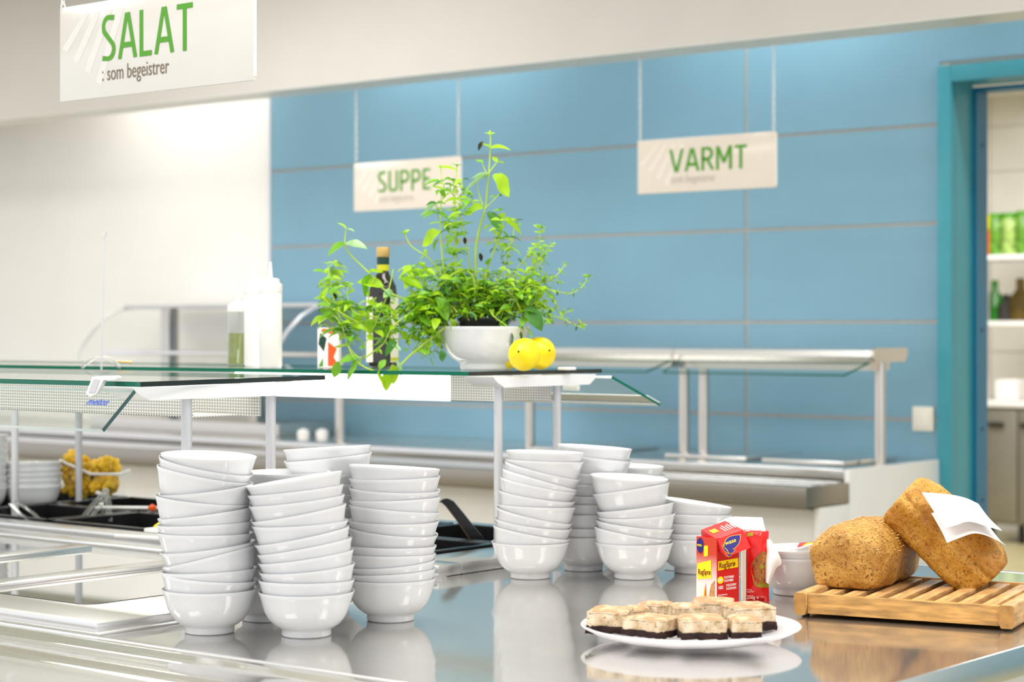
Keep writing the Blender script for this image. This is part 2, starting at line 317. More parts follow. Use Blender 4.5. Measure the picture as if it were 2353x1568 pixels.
def text(s, origin, xd, yd, size, m, parent, name='lettering', xs=1.0, bold=0, ext=.0002, label=None, align='LEFT', shear=0):
    c = bpy.data.curves.new('txt', 'FONT'); c.body = s; c.size = size; c.extrude = ext; c.offset = bold * size; c.align_x = align; c.shear = shear; c.resolution_u = 4
    o = bpy.data.objects.new('txt', c); COL.objects.link(o); bpy.context.view_layer.update()
    me = bpy.data.meshes.new_from_object(o.evaluated_get(bpy.context.evaluated_depsgraph_get())); bpy.data.objects.remove(o); bpy.data.curves.remove(c)
    xd = Vector(xd).normalized(); yd = Vector(yd).normalized(); zd = xd.cross(yd)
    T = Matrix((( xd.x * xs, yd.x, zd.x, origin[0]), (xd.y * xs, yd.y, zd.y, origin[1]), (xd.z * xs, yd.z, zd.z, origin[2]), (0, 0, 0, 1)))
    T = mw(parent).inverted() @ T
    me.transform(T); me.materials.clear(); me.materials.append(m); me.name = name
    o = link(name, me, parent)
    if label: o['label'] = label
    return o

# ---------------------------------------------------------------- the room
YW = 6.313
m = MB().box(-12, 3, -3, 13, -.1, 0); struct('floor', m, M['floor'])
m = MB().box(-12, 3, -.6, 6.5, 2.9, 3.0); struct('ceiling', m, M['ceiling'])
XD0, XD1, ZD = -3.16, -2.2, 2.21
m = MB().box(-12, XD0, YW, YW + .12, 0, 2.9).box(XD1, 3, YW, YW + .12, 0, 2.9).box(XD0, XD1, YW, YW + .12, ZD, 2.9)
wb = struct('wall_back', m, M['white_wall'])
XC = PY(622, 300, YW - .01).x                                   # left end of the blue cladding
lines = [1.035 - .343 * 3, 1.035 - .686, 1.035 - .343, 1.035, 1.378, 1.72, 2.063, 2.406, 2.749]
m = MB().box(XC, XD0 - .01, YW - .012, YW - .001, 0, 2.9).box(XD0 - .01, 1.2, YW - .012, YW - .001, 2.27, 2.9).box(XD1 + .06, 1.2, YW - .012, YW - .001, 0, 2.27)
part('joint_backing', m, M['grout'], wb)
xs_ = [XC + .006, -3.996, XD0 - .045]; g = .006
for i in range(2):
    for z0, z1 in zip(lines, lines[1:] + [2.9]):
        if z1 - z0 < .02: continue
        x0, x1 = xs_[i] + (g if i else 0), xs_[i + 1] - (g if i == 0 else 0)
        part('panel', MB().box(x0, x1, YW - .016, YW - .005, max(0.001, z0 + g), z1 - g), M['blue'], wb)
for z0, z1 in ((2.28, 2.9),):
    part('panel', MB().box(XD0 - .0451, 1.2, YW - .016, YW - .005, z0, z1 - g), M['blue'], wb)
part('panel', MB().box(XD1 + .07, 1.2, YW - .016, YW - .005, .01, 2.27, b=.001), M['blue'], wb)
part('end_strip', MB().box(XC - .02, XC, YW - .014, YW, 0, 2.9), M['white_lac'], wb)
# bulkhead above the serving line
zb = 2.28
bh = struct('wall_bulkhead', MB().box(-12, 3, 5.43, 5.60, zb + .004, 2.9, b=.003), M['bulkhead'])
part('soffit_strip', MB().box(-12, 3, 5.43, 5.60, zb, zb + .004), M['plastic_w'], bh)
# door frame (door_1) : casing, reveal, rebate
d1 = struct('door_1', MB().box(-3.207, -3.155, YW - .035, YW + .0, 0, 2.262, b=.003).box(-3.155, -2.15, YW - .035, YW, 2.205, 2.262, b=.003).box(-2.2, -2.15, YW - .035, YW, 0, 2.205, b=.003), M['teal'])
part('reveal', MB().box(-3.17, -3.155, YW, 6.445, 0, 2.215).box(-3.155, -2.2, YW, 6.445, 2.205, 2.22).box(-2.2, -2.185, YW, 6.445, 0, 2.215), M['teal'], d1)
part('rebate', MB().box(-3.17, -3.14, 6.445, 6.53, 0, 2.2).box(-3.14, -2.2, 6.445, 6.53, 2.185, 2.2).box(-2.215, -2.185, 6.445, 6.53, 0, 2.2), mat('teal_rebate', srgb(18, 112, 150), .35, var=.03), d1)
for z in (2.0, 1.35, 1.0, .75):
    part('hinge_screw', MB().lathe([(0, -.003), (.006, -.002), (.006, .002), (0, .003)], n=10, T=Matrix.Translation((-3.139, 6.49, z)) @ Matrix.Rotation(R(90), 4, 'Y')), M['navy'], d1)
# kitchen behind the door
m = MB().box(-10, -2.0, 12.35, 12.45, 0, 2.9); kw = struct('wall_kitchen', m, M['grout'])
z = .0
while z < 2.75:
    for i in range(4):
        x0 = -6.75 + .42 * i
        part('tile', MB().box(x0 + .002, x0 + .417, 12.338, 12.352, z + .002, z + .297), M['tile'], kw)
    z += .3
struct('wall_kitchen_side', MB().box(-10.1, -10, 6.43, 12.4, 0, 2.9), M['white_wall'])
struct('ceiling_kitchen', MB().box(-10.1, -1.9, 6.43, 12.45, 2.9, 3.0), M['ceiling'])
struct('wall_kitchen_right', MB().box(-2.0, -1.9, 6.43, 12.4, 0, 2.9), M['white_wall'])
KY = 11.7
def kx(px, y=KY): return PY(px, 700, y).x
k = thing('kitchen_cabinet', 'low steel kitchen cabinet seen through the doorway', 'cabinet', (kx(2310), KY, 0))
CAB = mat('cabinet_steel', (.30, .29, .26, 1), .4, .7, var=.05)
part('body', MB().box(kx(2266), kx(2420), KY, KY + .6, .12, .86, b=.005), CAB, k)
part('worktop', MB().box(kx(2264), kx(2425), KY - .03, KY + .62, .86, .9, b=.004), M['white_lac'], k)
for a, b_ in ((2270, 2340), (2344, 2412)):
    d = part('door', MB().box(kx(a), kx(b_), KY - .02, KY, .14, .84, b=.003), CAB, k)
    part('handle', MB().box(kx(a + 6), kx(a + 40), KY - .045, KY - .02, .735, .765, b=.004), M['soot'], d)
for px in (2272, 2340, 2410):
    part('leg', MB().lathe([(.02, 0), (.02, .12)], (kx(px), KY + .05, 0), 10), M['soot'], k)
single('plastic_box', MB().box(kx(2276), kx(2330), KY + .05, KY + .35, .9, 1.03, b=.02), M['plastic_w'], (kx(2300), KY + .2, .9), 'white tub standing on the kitchen cabinet', 'box')
sh = thing('kitchen_shelf', 'white two tier wall shelf with perforated uprights in the kitchen', 'shelf', (kx(2300), KY + .3, 1.4))
for zz in (1.372, 1.79): part('shelf_board', MB().box(kx(2262), kx(2430), KY, KY + .42, zz, zz + .03, b=.004), M['white_lac'], sh)
up = MB().box(kx(2257), kx(2271), KY - .02, KY + .02, .9, 1.79); part('upright', up, M['alu'], sh)
for i in range(14): part('slot', MB().box(kx(2261), kx(2267), KY - .024, KY - .019, .95 + i * .058, .975 + i * .058), M['soot'], sh)
GJ = mat('green_jar', srgb(92, 140, 48), .15, var=.7, vscale=28); GJ2 = mat('pale_jar', srgb(150, 178, 96), .15, var=.6, vscale=28)
for px, wd, hh, ma, lid, lab in ((2290, .10, .27, GJ, M['green_txt'], 'tall jar of green pickles on the top kitchen shelf beside the yellow bottle'), (2322, .10, .27, GJ2, M['green_txt'], 'pale green jar in the middle of the top kitchen shelf'), (2354, .10, .28, GJ, M['green_txt'], 'dark green jar at the right end of the top kitchen shelf')):
    t = thing('pickle_jar', lab, 'jar', (kx(px, KY + .15), KY + .15, 1.82), group='jars on the top kitchen shelf')
    part('body', MB().lathe([(wd * .5, 0), (wd * .55, .02), (wd * .55, hh * .8), (wd * .45, hh * .9)], n=16), ma, t, False)
    part('lid', MB().lathe([(wd * .48, hh * .88), (wd * .48, hh)], n=16), lid, t, False)
t = thing('squeeze_bottle', 'yellow bottle with orange label on the top kitchen shelf', 'bottle', (kx(2266, KY + .12), KY + .12, 1.82))
part('body', MB().lathe([(.03, 0), (.032, .02), (.032, .14), (.022, .17)], n=16), M['orange'], t, False)
part('cap', MB().lathe([(.028, .17), (.024, .26)], n=16), M['yel_p'], t, False)
for px, hh, rr, ma, lab in ((2286, .26, .055, mat('green_bottle', srgb(30, 110, 24), .1, var=.2), 'green glass bottle on the lower kitchen shelf'), (2312, .17, .06, M['soot'], 'short dark jar with a silver front on the lower kitchen shelf'), (2345, .27, .07, mat('brown_bottle', srgb(74, 60, 20), .12, var=.4), 'brown bottle at the right end of the lower kitchen shelf')):
    single('shelf_bottle', MB().lathe([(rr, 0), (rr, hh * .55), (rr * .4, hh * .75), (rr * .4, hh)], (kx(px, KY + .12), KY + .12, 1.402), 16), ma, (kx(px, KY + .12), KY + .12, 1.402), lab, 'bottle', 'bottles on the lower kitchen shelf')
# wall switch
p = PY(2122, 963, YW - .02)
t = thing('wall_switch', 'cream wall switch on the blue panels beside the door frame', 'switch', (p.x, YW - .016, p.z))
part('plate', MB().box(-.041, .041, -.012, 0, -.043, .043, b=.006), M['cream_p'], t, False)
part('rocker', MB().box(-.030, .030, -.018, -.011, -.031, .031, b=.004), M['cream_p'], t, False)

# ---------------------------------------------------------------- hanging signs
def arc(cx, cy, rx, ry, a0, a1, n=9): return [(cx + rx * math.cos(R(a0 + (a1 - a0) * k / n)), cy + ry * math.sin(R(a0 + (a1 - a0) * k / n))) for k in range(n + 1)]
GL = {'V': (.50, [[(.02, 1), (.23, 0)], [(.27, 0), (.48, 1)]]), 'A': (.52, [[(.02, 0), (.24, 1)], [(.28, 1), (.50, 0)], [(.10, .30), (.42, .30)]]), 'T': (.46, [[(0, .945), (.46, .945)], [(.23, .95), (.23, 0)]]),
      'L': (.36, [[(.05, 1), (.05, 0)], [(.03, .055), (.36, .055)]]), 'M': (.60, [[(.05, 0), (.05, 1)], [(.07, 1), (.30, .30)], [(.30, .30), (.53, 1)], [(.55, 1), (.55, 0)]]), 'U': (.46, [[(.05, 1), (.05, .3)] + arc(.23, .25, .18, .20, 180, 360) + [(.41, .3), (.41, 1)]]),
      'E': (.38, [[(.36, .95), (.05, .95), (.05, .05), (.36, .05)], [(.05, .52), (.32, .52)]]), 'P': (.44, [[(.05, 0), (.05, .95), (.2, .95)] + arc(.22, .70, .18, .25, 90, -90) + [(.05, .45)]]),
      'R': (.46, [[(.05, 0), (.05, .95), (.2, .95)] + arc(.22, .72, .18, .23, 90, -90) + [(.05, .49)], [(.22, .49), (.44, 0)]]),
      'S': (.42, [[(.38, .93)] + arc(.22, .74, .17, .21, 70, 180, 7) + [(.07, .64), (.32, .38)] + arc(.18, .25, .19, .21, 20, -95, 7) + [(.02, .07)]])}
def title(word, x, y, z, h, xs, m_, parent, th=.125):
    mb = MB()
    for ch in word:
        wd, ss = GL[ch]
        for si, st in enumerate(ss):
            P = [Vector((a, b)) for a, b in st]; hw = th / 2; Lf, Rt = [], []
            for i in range(len(P)):
                t0 = (P[i] - P[i - 1]) if i else (P[1] - P[0]); t1 = (P[i + 1] - P[i]) if i < len(P) - 1 else t0
                t0 = Vector((t0.x * xs, t0.y)).normalized(); t1 = Vector((t1.x * xs, t1.y)).normalized()
                n0 = Vector((-t0.y, t0.x)); n1 = Vector((-t1.y, t1.x)); nn = n0 + n1
                nn = n0 if nn.length < .3 else nn.normalized(); k_ = min(1.7, 1 / max(.35, nn.dot(n0)))
                q = Vector((P[i].x * xs, P[i].y)); Lf.append(q + nn * hw * k_); Rt.append(q - nn * hw * k_)
            g3 = lambda q: Vector((x + q.x * h, y - .0002 * si, z + max(0, min(1, q.y)) * h))
            for i in range(len(P) - 1): mb.prism([g3(Lf[i]), g3(Lf[i + 1]), g3(Rt[i + 1]), g3(Rt[i])], Vector((0, -.0003, 0)))
        x += (wd + .11) * xs * h
    part('title_lettering', mb, m_, parent, flat=True)
def sign(corner, px0, px1, yplane, zt, zb_, word, wx, sub, warm, chains, lab, thick=.006, lx=1.30):
    x0 = PY(px0, 400, yplane).x; x1 = PY(px1, 400, yplane).x
    t = thing('hanging_sign', lab, 'sign', ((x0 + x1) / 2, yplane, zb_)); W = x1 - x0; H = zt - zb_
    part('sign_board', MB().box(x0, x1, yplane, yplane + thick, zb_, zt, b=.0025), M['sign_warm' if warm else 'sign'], t)
    part('bright_edge', MB().box(x1 - .0005, x1 + .0012, yplane + .0006, yplane + thick - .0006, zb_ + .008, zt - .008), M['sign_edge'], t)
    sm = M['stripe_warm' if warm else 'sign_stripe']
    for i in range(4):
        a = x0 + W * (.015 + .062 * i); top = zt - H * .1; n = 7; poly = []
        bot = zb_ + H * (.52 - .13 * i); w2 = W * .034
        poly = [(a + W * .12, yplane - .0004, top), (a + W * .12 + w2, yplane - .0004, top), (a + w2 * .9, yplane - .0004, bot), (a - .0, yplane - .0004, bot + H * .04)]
        poly = [(min(max(q[0], x0 + .004), x1), q[1], q[2]) for q in poly]
        part('stripe', MB().prism([Vector(q) for q in poly], Vector((0, .0003, 0))), sm, t)
    title(word, x0 + W * wx, yplane - .0005, zb_ + H * .37, H * (.43 if warm else .475), lx, M['green_txt'], t, .15 if warm else .115)
    text(sub, (x0 + W * wx, yplane - .0007, zb_ + H * .17), (1, 0, 0), (0, 0, 1), H * .22, M['brown_txt'] if not warm else M['grey_txt'], t, 'subtitle_lettering', xs=.72)
    for cxp in chains:
        cx = PY(cxp, 300, yplane).x; c = MB(); zz = zt - .004; k_ = 0; top = chains[cxp]
        while zz < top:
            pts = []
            for q in range(8):
                a = 2 * math.pi * q / 8; dx, dz = .0042 * math.cos(a), .0085 * math.sin(a)
                pts.append((cx + (dx if k_ % 2 else 0), yplane + thick / 2 + (0 if k_ % 2 else dx), zz + .006 + dz))
            c.tube(pts, .0013, 5, closed=True); zz += .0128; k_ += 1
        part('chain', c, M['chain'], t)
    return t
def zat(px, py, y): return PY(px, py, y).z
yv = 5.515
sign(None, 1465, 1783, yv, zat(1465, 324, yv), zat(1465, 447, yv), 'VARMT', .245, ':som begeistrer', True, {1470: zb + .02, 1777: zb + .02}, 'beige sign reading VARMT on two chains in front of the blue wall')
sign(None, 813, 1058, yv, zat(813, 376, yv), zat(813, 487, yv), 'SUPPE', .235, ':som begeistrer', True, {817: zb + .02, 1052: zb + .02}, 'beige sign reading SUPPE partly hidden behind the tall herb stems', lx=1.30)
ys = 2.42
sign(None, 137, 583, ys, zat(137, 18, ys), zat(137, 235, ys), 'SALAT', .235, ': som begeistrer', False, {142: 2.9, 578: 2.9}, 'large pale acrylic sign reading SALAT at upper left', lx=1.08)

# ---------------------------------------------------------------- serving line at the back wall
XE = -3.2
sl = thing('serving_counter', 'long white and steel serving counter along the blue wall', 'counter', (-6, 6, 0))
part('cabinet', MB().box(-10, XE - .02, 5.68, YW - .02, .0, .86).box(-10, XE - .02, 5.49, 5.68, 0, .78), M['white_panel'], sl)
part('end_panel', MB().box(XE - .02, XE, 5.66, YW - .018, 0, .9, b=.002).box(XE - .02, XE, 5.47, 5.66, 0, .79, b=.002), M['white_panel'], sl)
part('worktop', MB().box(-10, XE - .02, 5.66, YW - .018, .865, .9, b=.004), M['steel'], sl)
part('tray_slide', MB().box(-10, XE, 5.39, 5.66, .793, .858, b=.004), mat('shade_toned_steel', (.34, .31, .27, 1), .3, 1, bump=.08, bscale=50, stretch=(1, 20, 20)), sl)  # slide colour darkened to stand in for shade and dark reflections
for yy in (5.44, 5.52, 5.60):
    part('slide_rib', MB().box(-10, XE - .01, yy, yy + .022, .856, .864, b=.003), M['steel_l'], sl)
glare_plates = ((-3.30, -3.62, 'nearest the right end of the serving counter'), (-3.68, -4.02, 'between the second and third steel posts'), (-4.3, -4.62, 'left of the paired steel posts'))  # thin steel plates added in place of bright reflections on the worktop
for x1, x0, lab in glare_plates:
    single('glare_plate', MB().box(x0, x1, 5.80, 6.18, .901, .915, b=.006), M['steel_l'], ((x0 + x1) / 2, 6, .9), 'shallow bright steel plate standing in for a reflection on the serving counter, ' + lab, 'lid', 'reflection plates on the serving counter')
# steel heat shelves
def hood(x0, x1, posts, lab):
    t = thing('heat_shelf', lab, 'shelf', ((x0 + x1) / 2, 5.95, .9), group='steel heat shelves')
    pr = [(5.825, 1.243), (5.812, 1.262), (5.815, 1.282), (5.83, 1.290), (6.04, 1.290), (6.05, 1.282), (6.045, 1.262), (6.03, 1.243)]
    part('hood', MB().prism([Vector((x0, a, b)) for a, b in pr], Vector((x1 - x0, 0, 0))), M['steel_l'], t)
    part('end_cap', MB().prism([Vector((x1, a, b)) for a, b in pr], Vector((.012, 0, 0))), M['steel_b'], t)
    part('reflector', MB().box(x0 + .02, x1 - .03, 5.86, 6.0, 1.215, 1.243), M['steel_b'], t)
    part('glass', MB().prism([Vector((x0 + .01, 5.825, 1.245)), Vector((x1 - .01, 5.825, 1.245)), Vector((x1 - .05, 5.73, 1.204)), Vector((x0 + .01, 5.73, 1.204))], Vector((0, .003, -.006)), 0, 1), [M['glass'], M['glass_edge_g']], t)
    for xx in posts:
        part('post', MB().lathe([(.019, .90), (.019, 1.243)], (xx, 5.95, 0), 20), M['steel_tube'], t)
hood(-3.99, -3.21, (-3.249, -3.954), 'steel heat shelf with sloped glass at the right end of the serving counter')
hood(-4.80, -4.0, (-4.038, -4.747), 'steel heat shelf behind the lemons, left of its twin')
# curved glass display to the left
t = thing('curved_display', 'curved glass display case with steel posts on the left serving counter', 'display case', (-6.8, 6, .9))
xl, xr = PY(292, 700, 6.0).x, PY(738, 700, 6.0).x
prof = [(5.70, 1.20), (5.74, 1.27), (5.80, 1.34), (5.88, 1.405), (5.96, 1.44), (6.05, 1.452), (6.25, 1.452)]
part('curved_glass', MB().grid([[Vector((x, a, b)) for x in (xl, (xl + xr) / 2, xr)] for a, b in prof], .006), M['thin_glass'], t, ang=60)
part('top_rail', MB().box(xl, xr, 5.98, 6.27, 1.445, 1.462, b=.004), M['alu'], t)
part('edge_rail', MB().tube([Vector((xl, a, b)) for a, b in prof], .006, 6), M['alu'], t); part('edge_rail', MB().tube([Vector((xr, a, b)) for a, b in prof], .009, 6), M['alu'], t)
for px in (390, 590):
    c = PY(px, 900, 6.0); part('post', MB().box(c.x - .03, c.x + .03, 5.97, 6.03, .9, 1.445, b=.008), M['steel_b'], t)
part('mid_shelf', MB().box(PY(268, 800, 6.).x, PY(735, 800, 6.).x, 5.90, 6.12, 1.236, 1.256, b=.006), M['steel_l'], t)
part('well_box', MB().box(PY(205, 985, 5.85).x, PY(640, 985, 5.85).x, 5.85, 6.2, .9, .955, b=.006), M['steel_b'], t)
c = PY(782, 900, 5.95)
single('steel_post', MB().lathe([(.021, .9), (.021, 1.243)], (c.x, 5.95, 0), 18).box(c.x - .25, c.x + .05, 5.86, 6.04, 1.236, 1.256, b=.004), M['steel_tube'], (c.x, 5.95, .9), 'single steel post with shelf end behind the glass shelf', 'post')
for px, lab in ((697, 'small white shaker on the serving counter, left of two'), (740, 'small white shaker on the serving counter, right of two')):
    c = PZ(px, 1010, .9); single('shaker', MB().lathe([(.022, 0), (.026, .02), (.024, .035), (.010, .043), (0, .044)], (c.x, c.y, .9), 16), M['plastic_w'], (c.x, c.y, .9), lab, 'shaker', 'shakers on the serving counter')

# ---------------------------------------------------------------- the steel salad island
XI = -1.232
isl = thing('salad_island', 'long stainless steel salad island in the foreground', 'counter', (-2.8, 2.6, 0))
part('cabinet', MB().box(-5.4, XI - .02, 1.62, 3.46, 0, .6).box(-5.4, XI - .0201, 1.621, 2.76, .601, .867).box(-5.4, -2.51, 3.38, 3.459, .601, .867).box(-2.505, XI - .0201, 2.762, 3.459, .601, .867), M['white_panel'], isl)
wt = MB().box(-5.4, XI, 1.865, 2.80, .868, .9).box(-2.53, XI, 2.80, 3.36, .868, .9).box(-5.4, XI, 3.36, 3.47, .868, .9)
part('worktop', wt, M['steel'], isl)
# front rail : bead, shallow trough, bead and outer lip
pr = [(1.865, .899), (1.868, .9005), (1.862, .9035), (1.856, .9025), (1.85, .8965), (1.83, .8935), (1.79, .8935), (1.765, .8965), (1.757, .9015), (1.75, .9015), (1.745, .897), (1.70, .8945), (1.62, .8945), (1.56, .8975), (1.545, .897), (1.54, .885), (1.54, .85), (1.60, .85), (1.865, .87)]
part('front_rail', MB().prism([Vector((-5.4, a, b)) for a, b in pr], Vector((XI + 5.4, 0, 0))), M['steel'], isl, ang=50)
part('bead', MB().tube([(-5.4, 1.892, .8995), (XI, 1.892, .8995)], .0028, 8), M['steel_l'], isl)
part('bead', MB().tube([(-2.14, 3.09, .8992), (XI, 3.09, .8992)], .0028, 8), M['steel_l'], isl)
part('end_lip', MB().box(XI - .004, XI + .003, 1.54, 3.47, .858, .9005, b=.0025), M['steel_l'], isl)
part('back_rail', MB().tube([(-5.4, 3.475, .888), (XI, 3.475, .888)], .014, 14), M['steel_l'], isl)
# heated top with flush glass plates
hu = thing('heated_top', 'raised steel frame with mirror-like hot plates at lower left', 'hot plate', (-3.3, 2.26, .9))
XH = -2.352
part('frame', MB().box(-5.0, XH, 1.912, 2.63, .9005, .9155, b=.003), M['steel_l'], hu)
part('base_flange', MB().box(-5.0, XH + .02, 1.900, 2.66, .9, .9035, b=.001), M['steel_l'], hu)
part('rear_lip', MB().box(-5.0, XH, 2.585, 2.63, .915, .923, b=.003), M['steel_l'], hu)
xx = -2.515
def rrect(x0, x1, y0, y1, r, z):
    P = []
    for cx, cy, a0 in ((x1 - r, y0 + r, -90), (x1 - r, y1 - r, 0), (x0 + r, y1 - r, 90), (x0 + r, y0 + r, 180)):
        for k_ in range(6): a = R(a0 + k_ * 18); P.append(Vector((cx + r * math.cos(a), cy + r * math.sin(a), z)))
    return P
for i in range(6):
    x1 = xx - i * .345; x0 = x1 - .262
    part('gap_seal', MB().prism(rrect(x0 - .003, x1 + .003, 2.027, 2.503, .03, .9150), Vector((0, 0, .0008))), M['soot'], hu, flat=True)
    part('hot_plate', MB().prism(rrect(x0, x1, 2.030, 2.500, .028, .9152), Vector((0, 0, .0012))), M['mirror'], hu, ang=30)
    if i < 5: part('ridge', MB().box(x0 - .072, x0 - .012, 2.0, 2.54, .914, .924, b=.004), M['steel_l'], hu)
# cold wells with black containers
cw = thing('cold_well', 'raised steel frame around the sunken black salad containers', 'cold well', (-3.5, 3.07, .9))
fr = MB().box(-5.2, -2.395, 2.735, 2.80, .9005, .922, b=.003).box(-5.2, -2.395, 3.345, 3.40, .9005, .922, b=.003).box(-2.52, -2.395, 2.80, 3.345, .9005, .922, b=.003)
part('frame', fr, M['steel_l'], cw); part('base_flange', MB().box(-5.2, -2.375, 2.722, 2.735, .9, .904), M['steel_l'], cw)
part('well_liner', MB().box(-5.2, -2.52, 2.80, 3.345, .72, .73).box(-5.2, -2.52, 2.795, 2.80, .72, .905).box(-5.2, -2.52, 3.345, 3.35, .72, .905).box(-2.525, -2.52, 2.80, 3.345, .72, .9), M['soot'], cw)
def container(x0, x1, y0, y1, z, lab, food=None):
    t = thing('salad_container', lab, 'container', ((x0 + x1) / 2, (y0 + y1) / 2, z - .12), group='black salad containers')
    m = MB(); w_ = .012; e = .003
    m.box(x0, x1, y0, y0 + w_, z - .006, z, b=.002).box(x0, x1, y1 - w_, y1, z - .006, z, b=.002).box(x0, x0 + w_, y0, y1, z - .006, z, b=.002).box(x1 - w_, x1, y0, y1, z - .006, z, b=.002)
    part('rim', m, M['black'], t)
    a, b_, c_, d_ = x0 + w_ - e, x1 - w_ + e, y0 + w_ - e, y1 - w_ + e
    m = MB().box(a, b_, c_, c_ + e, z - .12, z - .004).box(a, b_, d_ - e, d_, z - .12, z - .004).box(a, a + e, c_, d_, z - .12, z - .004).box(b_ - e, b_, c_, d_, z - .12, z - .004).box(a, b_, c_, d_, z - .12, z - .117)
    part('tub', m, M['black'], t)
    if food:
        fm, fz = food; m = MB(); rr = random.Random(int(x0 * -1000))
        for i in range(170):
            p = Vector((rr.uniform(a + .015, b_ - .015), rr.uniform(c_ + .015, d_ - .015), z - fz + rr.uniform(-.012, .01))); s_ = rr.uniform(.006, .012)
            m.lathe([(0, -s_), (s_ * .8, -s_ * .5), (s_, 0), (s_ * .7, s_ * .6), (0, s_)], p, 6, T=None)
        o = part('salad_filling', m, fm, t, kind='stuff')
    return t
zc = .926
cont = [(-2.86, -2.535, 2.815, 3.07, 'empty black salad container nearest the right end of the well', None), (-2.86, -2.535, 3.08, 3.335, 'black salad container behind the nearest one, holding the black spoon', None),
        (-3.20, -2.875, 2.815, 3.07, 'black container of brown and green salad behind the front left bowl stack', (M['olive_food'], .03)), (-3.20, -2.875, 3.08, 3.335, 'black container behind the brown salad', None),
        (-3.62, -3.29, 2.815, 3.07, 'black container left of the white divider bar', None), (-3.62, -3.29, 3.08, 3.335, 'black container with the clear tongs lying in it', (M['olive_food'], .05)),
        (-3.96, -3.635, 2.815, 3.07, 'black container below the left pair of posts', None), (-3.96, -3.635, 3.08, 3.335, 'black container in front of the plastic pasta bin', None),
        (-4.30, -3.975, 2.815, 3.335, 'wide black container at the far left edge', None)]
for c in cont: container(c[0], c[1], c[2], c[3], zc, c[4], c[5])
single('divider_bar', MB().box(-3.275, -3.215, 2.79, 3.35, .922, .931, b=.003), M['plastic_w'], (-3.245, 3.07, .922), 'long white divider bar between the black containers', 'bar')
def tongs(name, pts1, pts2, wd, m_, lab, cat='tongs', thick=.003):
    t = thing(name, lab, cat, tuple(pts1[0]))
    for q in (pts1, pts2):
        mb = MB(); a = [Vector(p) for p in q]; side = RT * wd
        mb.grid([[p - side, p + side] for p in a], thick); part('arm', mb, m_, t, ang=50)
    return t
tongs('serving_tongs', [PD(188, 1192, 4.62), PD(212, 1160, 4.65), PD(243, 1128, 4.68)], [PD(204, 1194, 4.55), PD(222, 1172, 4.58), PD(240, 1148, 4.66)], .006, M['clear'], 'clear plastic tongs leaning out of the black container')
tongs('serving_tongs', [PD(243, 1125, 4.68), PD(250, 1160, 4.62), PD(252, 1200, 4.58)], [PD(243, 1127, 4.70), PD(238, 1160, 4.68), PD(240, 1198, 4.66)], .007, M['clear'], 'clear plastic server standing upright right of the leaning tongs', 'server')
tongs('serving_tongs', [PD(24, 1160, 4.6), PD(45, 1182, 4.55), PD(76, 1206, 4.5)], [PD(38, 1155, 4.65), PD(75, 1180, 4.6), PD(108, 1212, 4.5)], .005, M['clear'], 'clear plastic tongs at the foot of the leftmost post')
# the black spoon in the right container
t = thing('serving_spoon', 'black plastic serving spoon propped up in the right container', 'spoon', tuple(PD(1100, 1248, 4.05)))
ax = [PD(1014, 1150, 4.10), PD(1022, 1150, 4.10), PD(1034, 1158, 4.10), PD(1058, 1188, 4.10), PD(1082, 1220, 4.10), PD(1102, 1247, 4.10)]
mb = MB(); q = (RT * .006 + UP * .004)
mb.grid([[p - q * s_, p + q * s_] for p, s_ in zip(ax, (.7, 1.0, 1.3, 1.4, 1.5, 1.7))], .006); part('handle', mb, M['black'], t, ang=50)
part('edge_glint', MB().tube([p - q * s_ * 1.02 for p, s_ in zip(ax, (.7, 1.0, 1.3, 1.4, 1.5, 1.7))], .0012, 6), M['gold'], t)  # gold tube drawn in as the highlight along the handle edge
sp = MB(); c = PD(1108, 1250, 4.12)
sp.lathe([(0, -.018), (.02, -.014), (.032, 0), (.030, .002), (.019, -.011), (0, -.015)], c, 20); part('bowl', sp, M['black'], t)
single('white_tool', MB().box(-.11, .11, -.012, .012, 0, .006, b=.003, T=Matrix.Translation(PD(325, 1170, 4.72)) @ Matrix.Rotation(R(35), 4, 'Z')), M['plastic_w'], PD(325, 1170, 4.72), 'white tool handle lying over the far black container', 'utensil')
single('carrot_piece', MB().lathe([(0, 0), (.009, .004), (.010, .012), (0, .018)], PD(350, 1176, 4.66), 10), M['orange'], PD(350, 1176, 4.66), 'small piece of carrot on the white tool handle', 'vegetable')
single('spoon_handle', MB().box(-.065, .065, -.009, .009, 0, .006, b=.003, T=Matrix.Translation(PZ(325, 1238, .923) + Vector((0, 0, .0))) @ Matrix.Rotation(R(12), 4, 'Z')), M['plastic_w'], PZ(325, 1238, .923), 'white spoon handle lying on the front edge of the cold well', 'utensil')
single('corn_kernel', MB().lathe([(0, 0), (.012, .006), (.012, .016), (0, .024)], PD(366, 1226, 4.25), 10), M['lemon'], PD(366, 1226, 4.25), 'bright yellow bit of food beside the front left bowl stack', 'food')
# clear bin with pasta
bd = 4.98
t = thing('pasta_bin', 'clear plastic bin of yellow pasta behind the black containers', 'bin', tuple(PZ(200, 1182, .926)))
q0, q1, q2, q3 = PD(140, 1172, bd), PD(256, 1180, bd), PD(276, 1090, bd), PD(136, 1058, bd); q4 = PD(208, 1090, bd)
dv = FW * .12
part('front_wall', MB().prism([q0, q1, q2, q4, q3], FW * .003), M['thin_glass'], t)
part('back_wall', MB().prism([q0 + dv, q1 + dv, q2 + dv, q4 + dv, q3 + dv], FW * .003), M['thin_glass'], t)
part('side_wall', MB().prism([q1, q1 + dv, q2 + dv, q2], RT * .003), M['thin_glass'], t); part('side_wall', MB().prism([q0, q0 + dv, q3 + dv, q3], RT * .003), M['thin_glass'], t)
part('bin_rim', MB().tube([q3, q4, q2, q2 + dv], .004, 8), M['plastic_w'], t)
m = MB(); rr = random.Random(4)
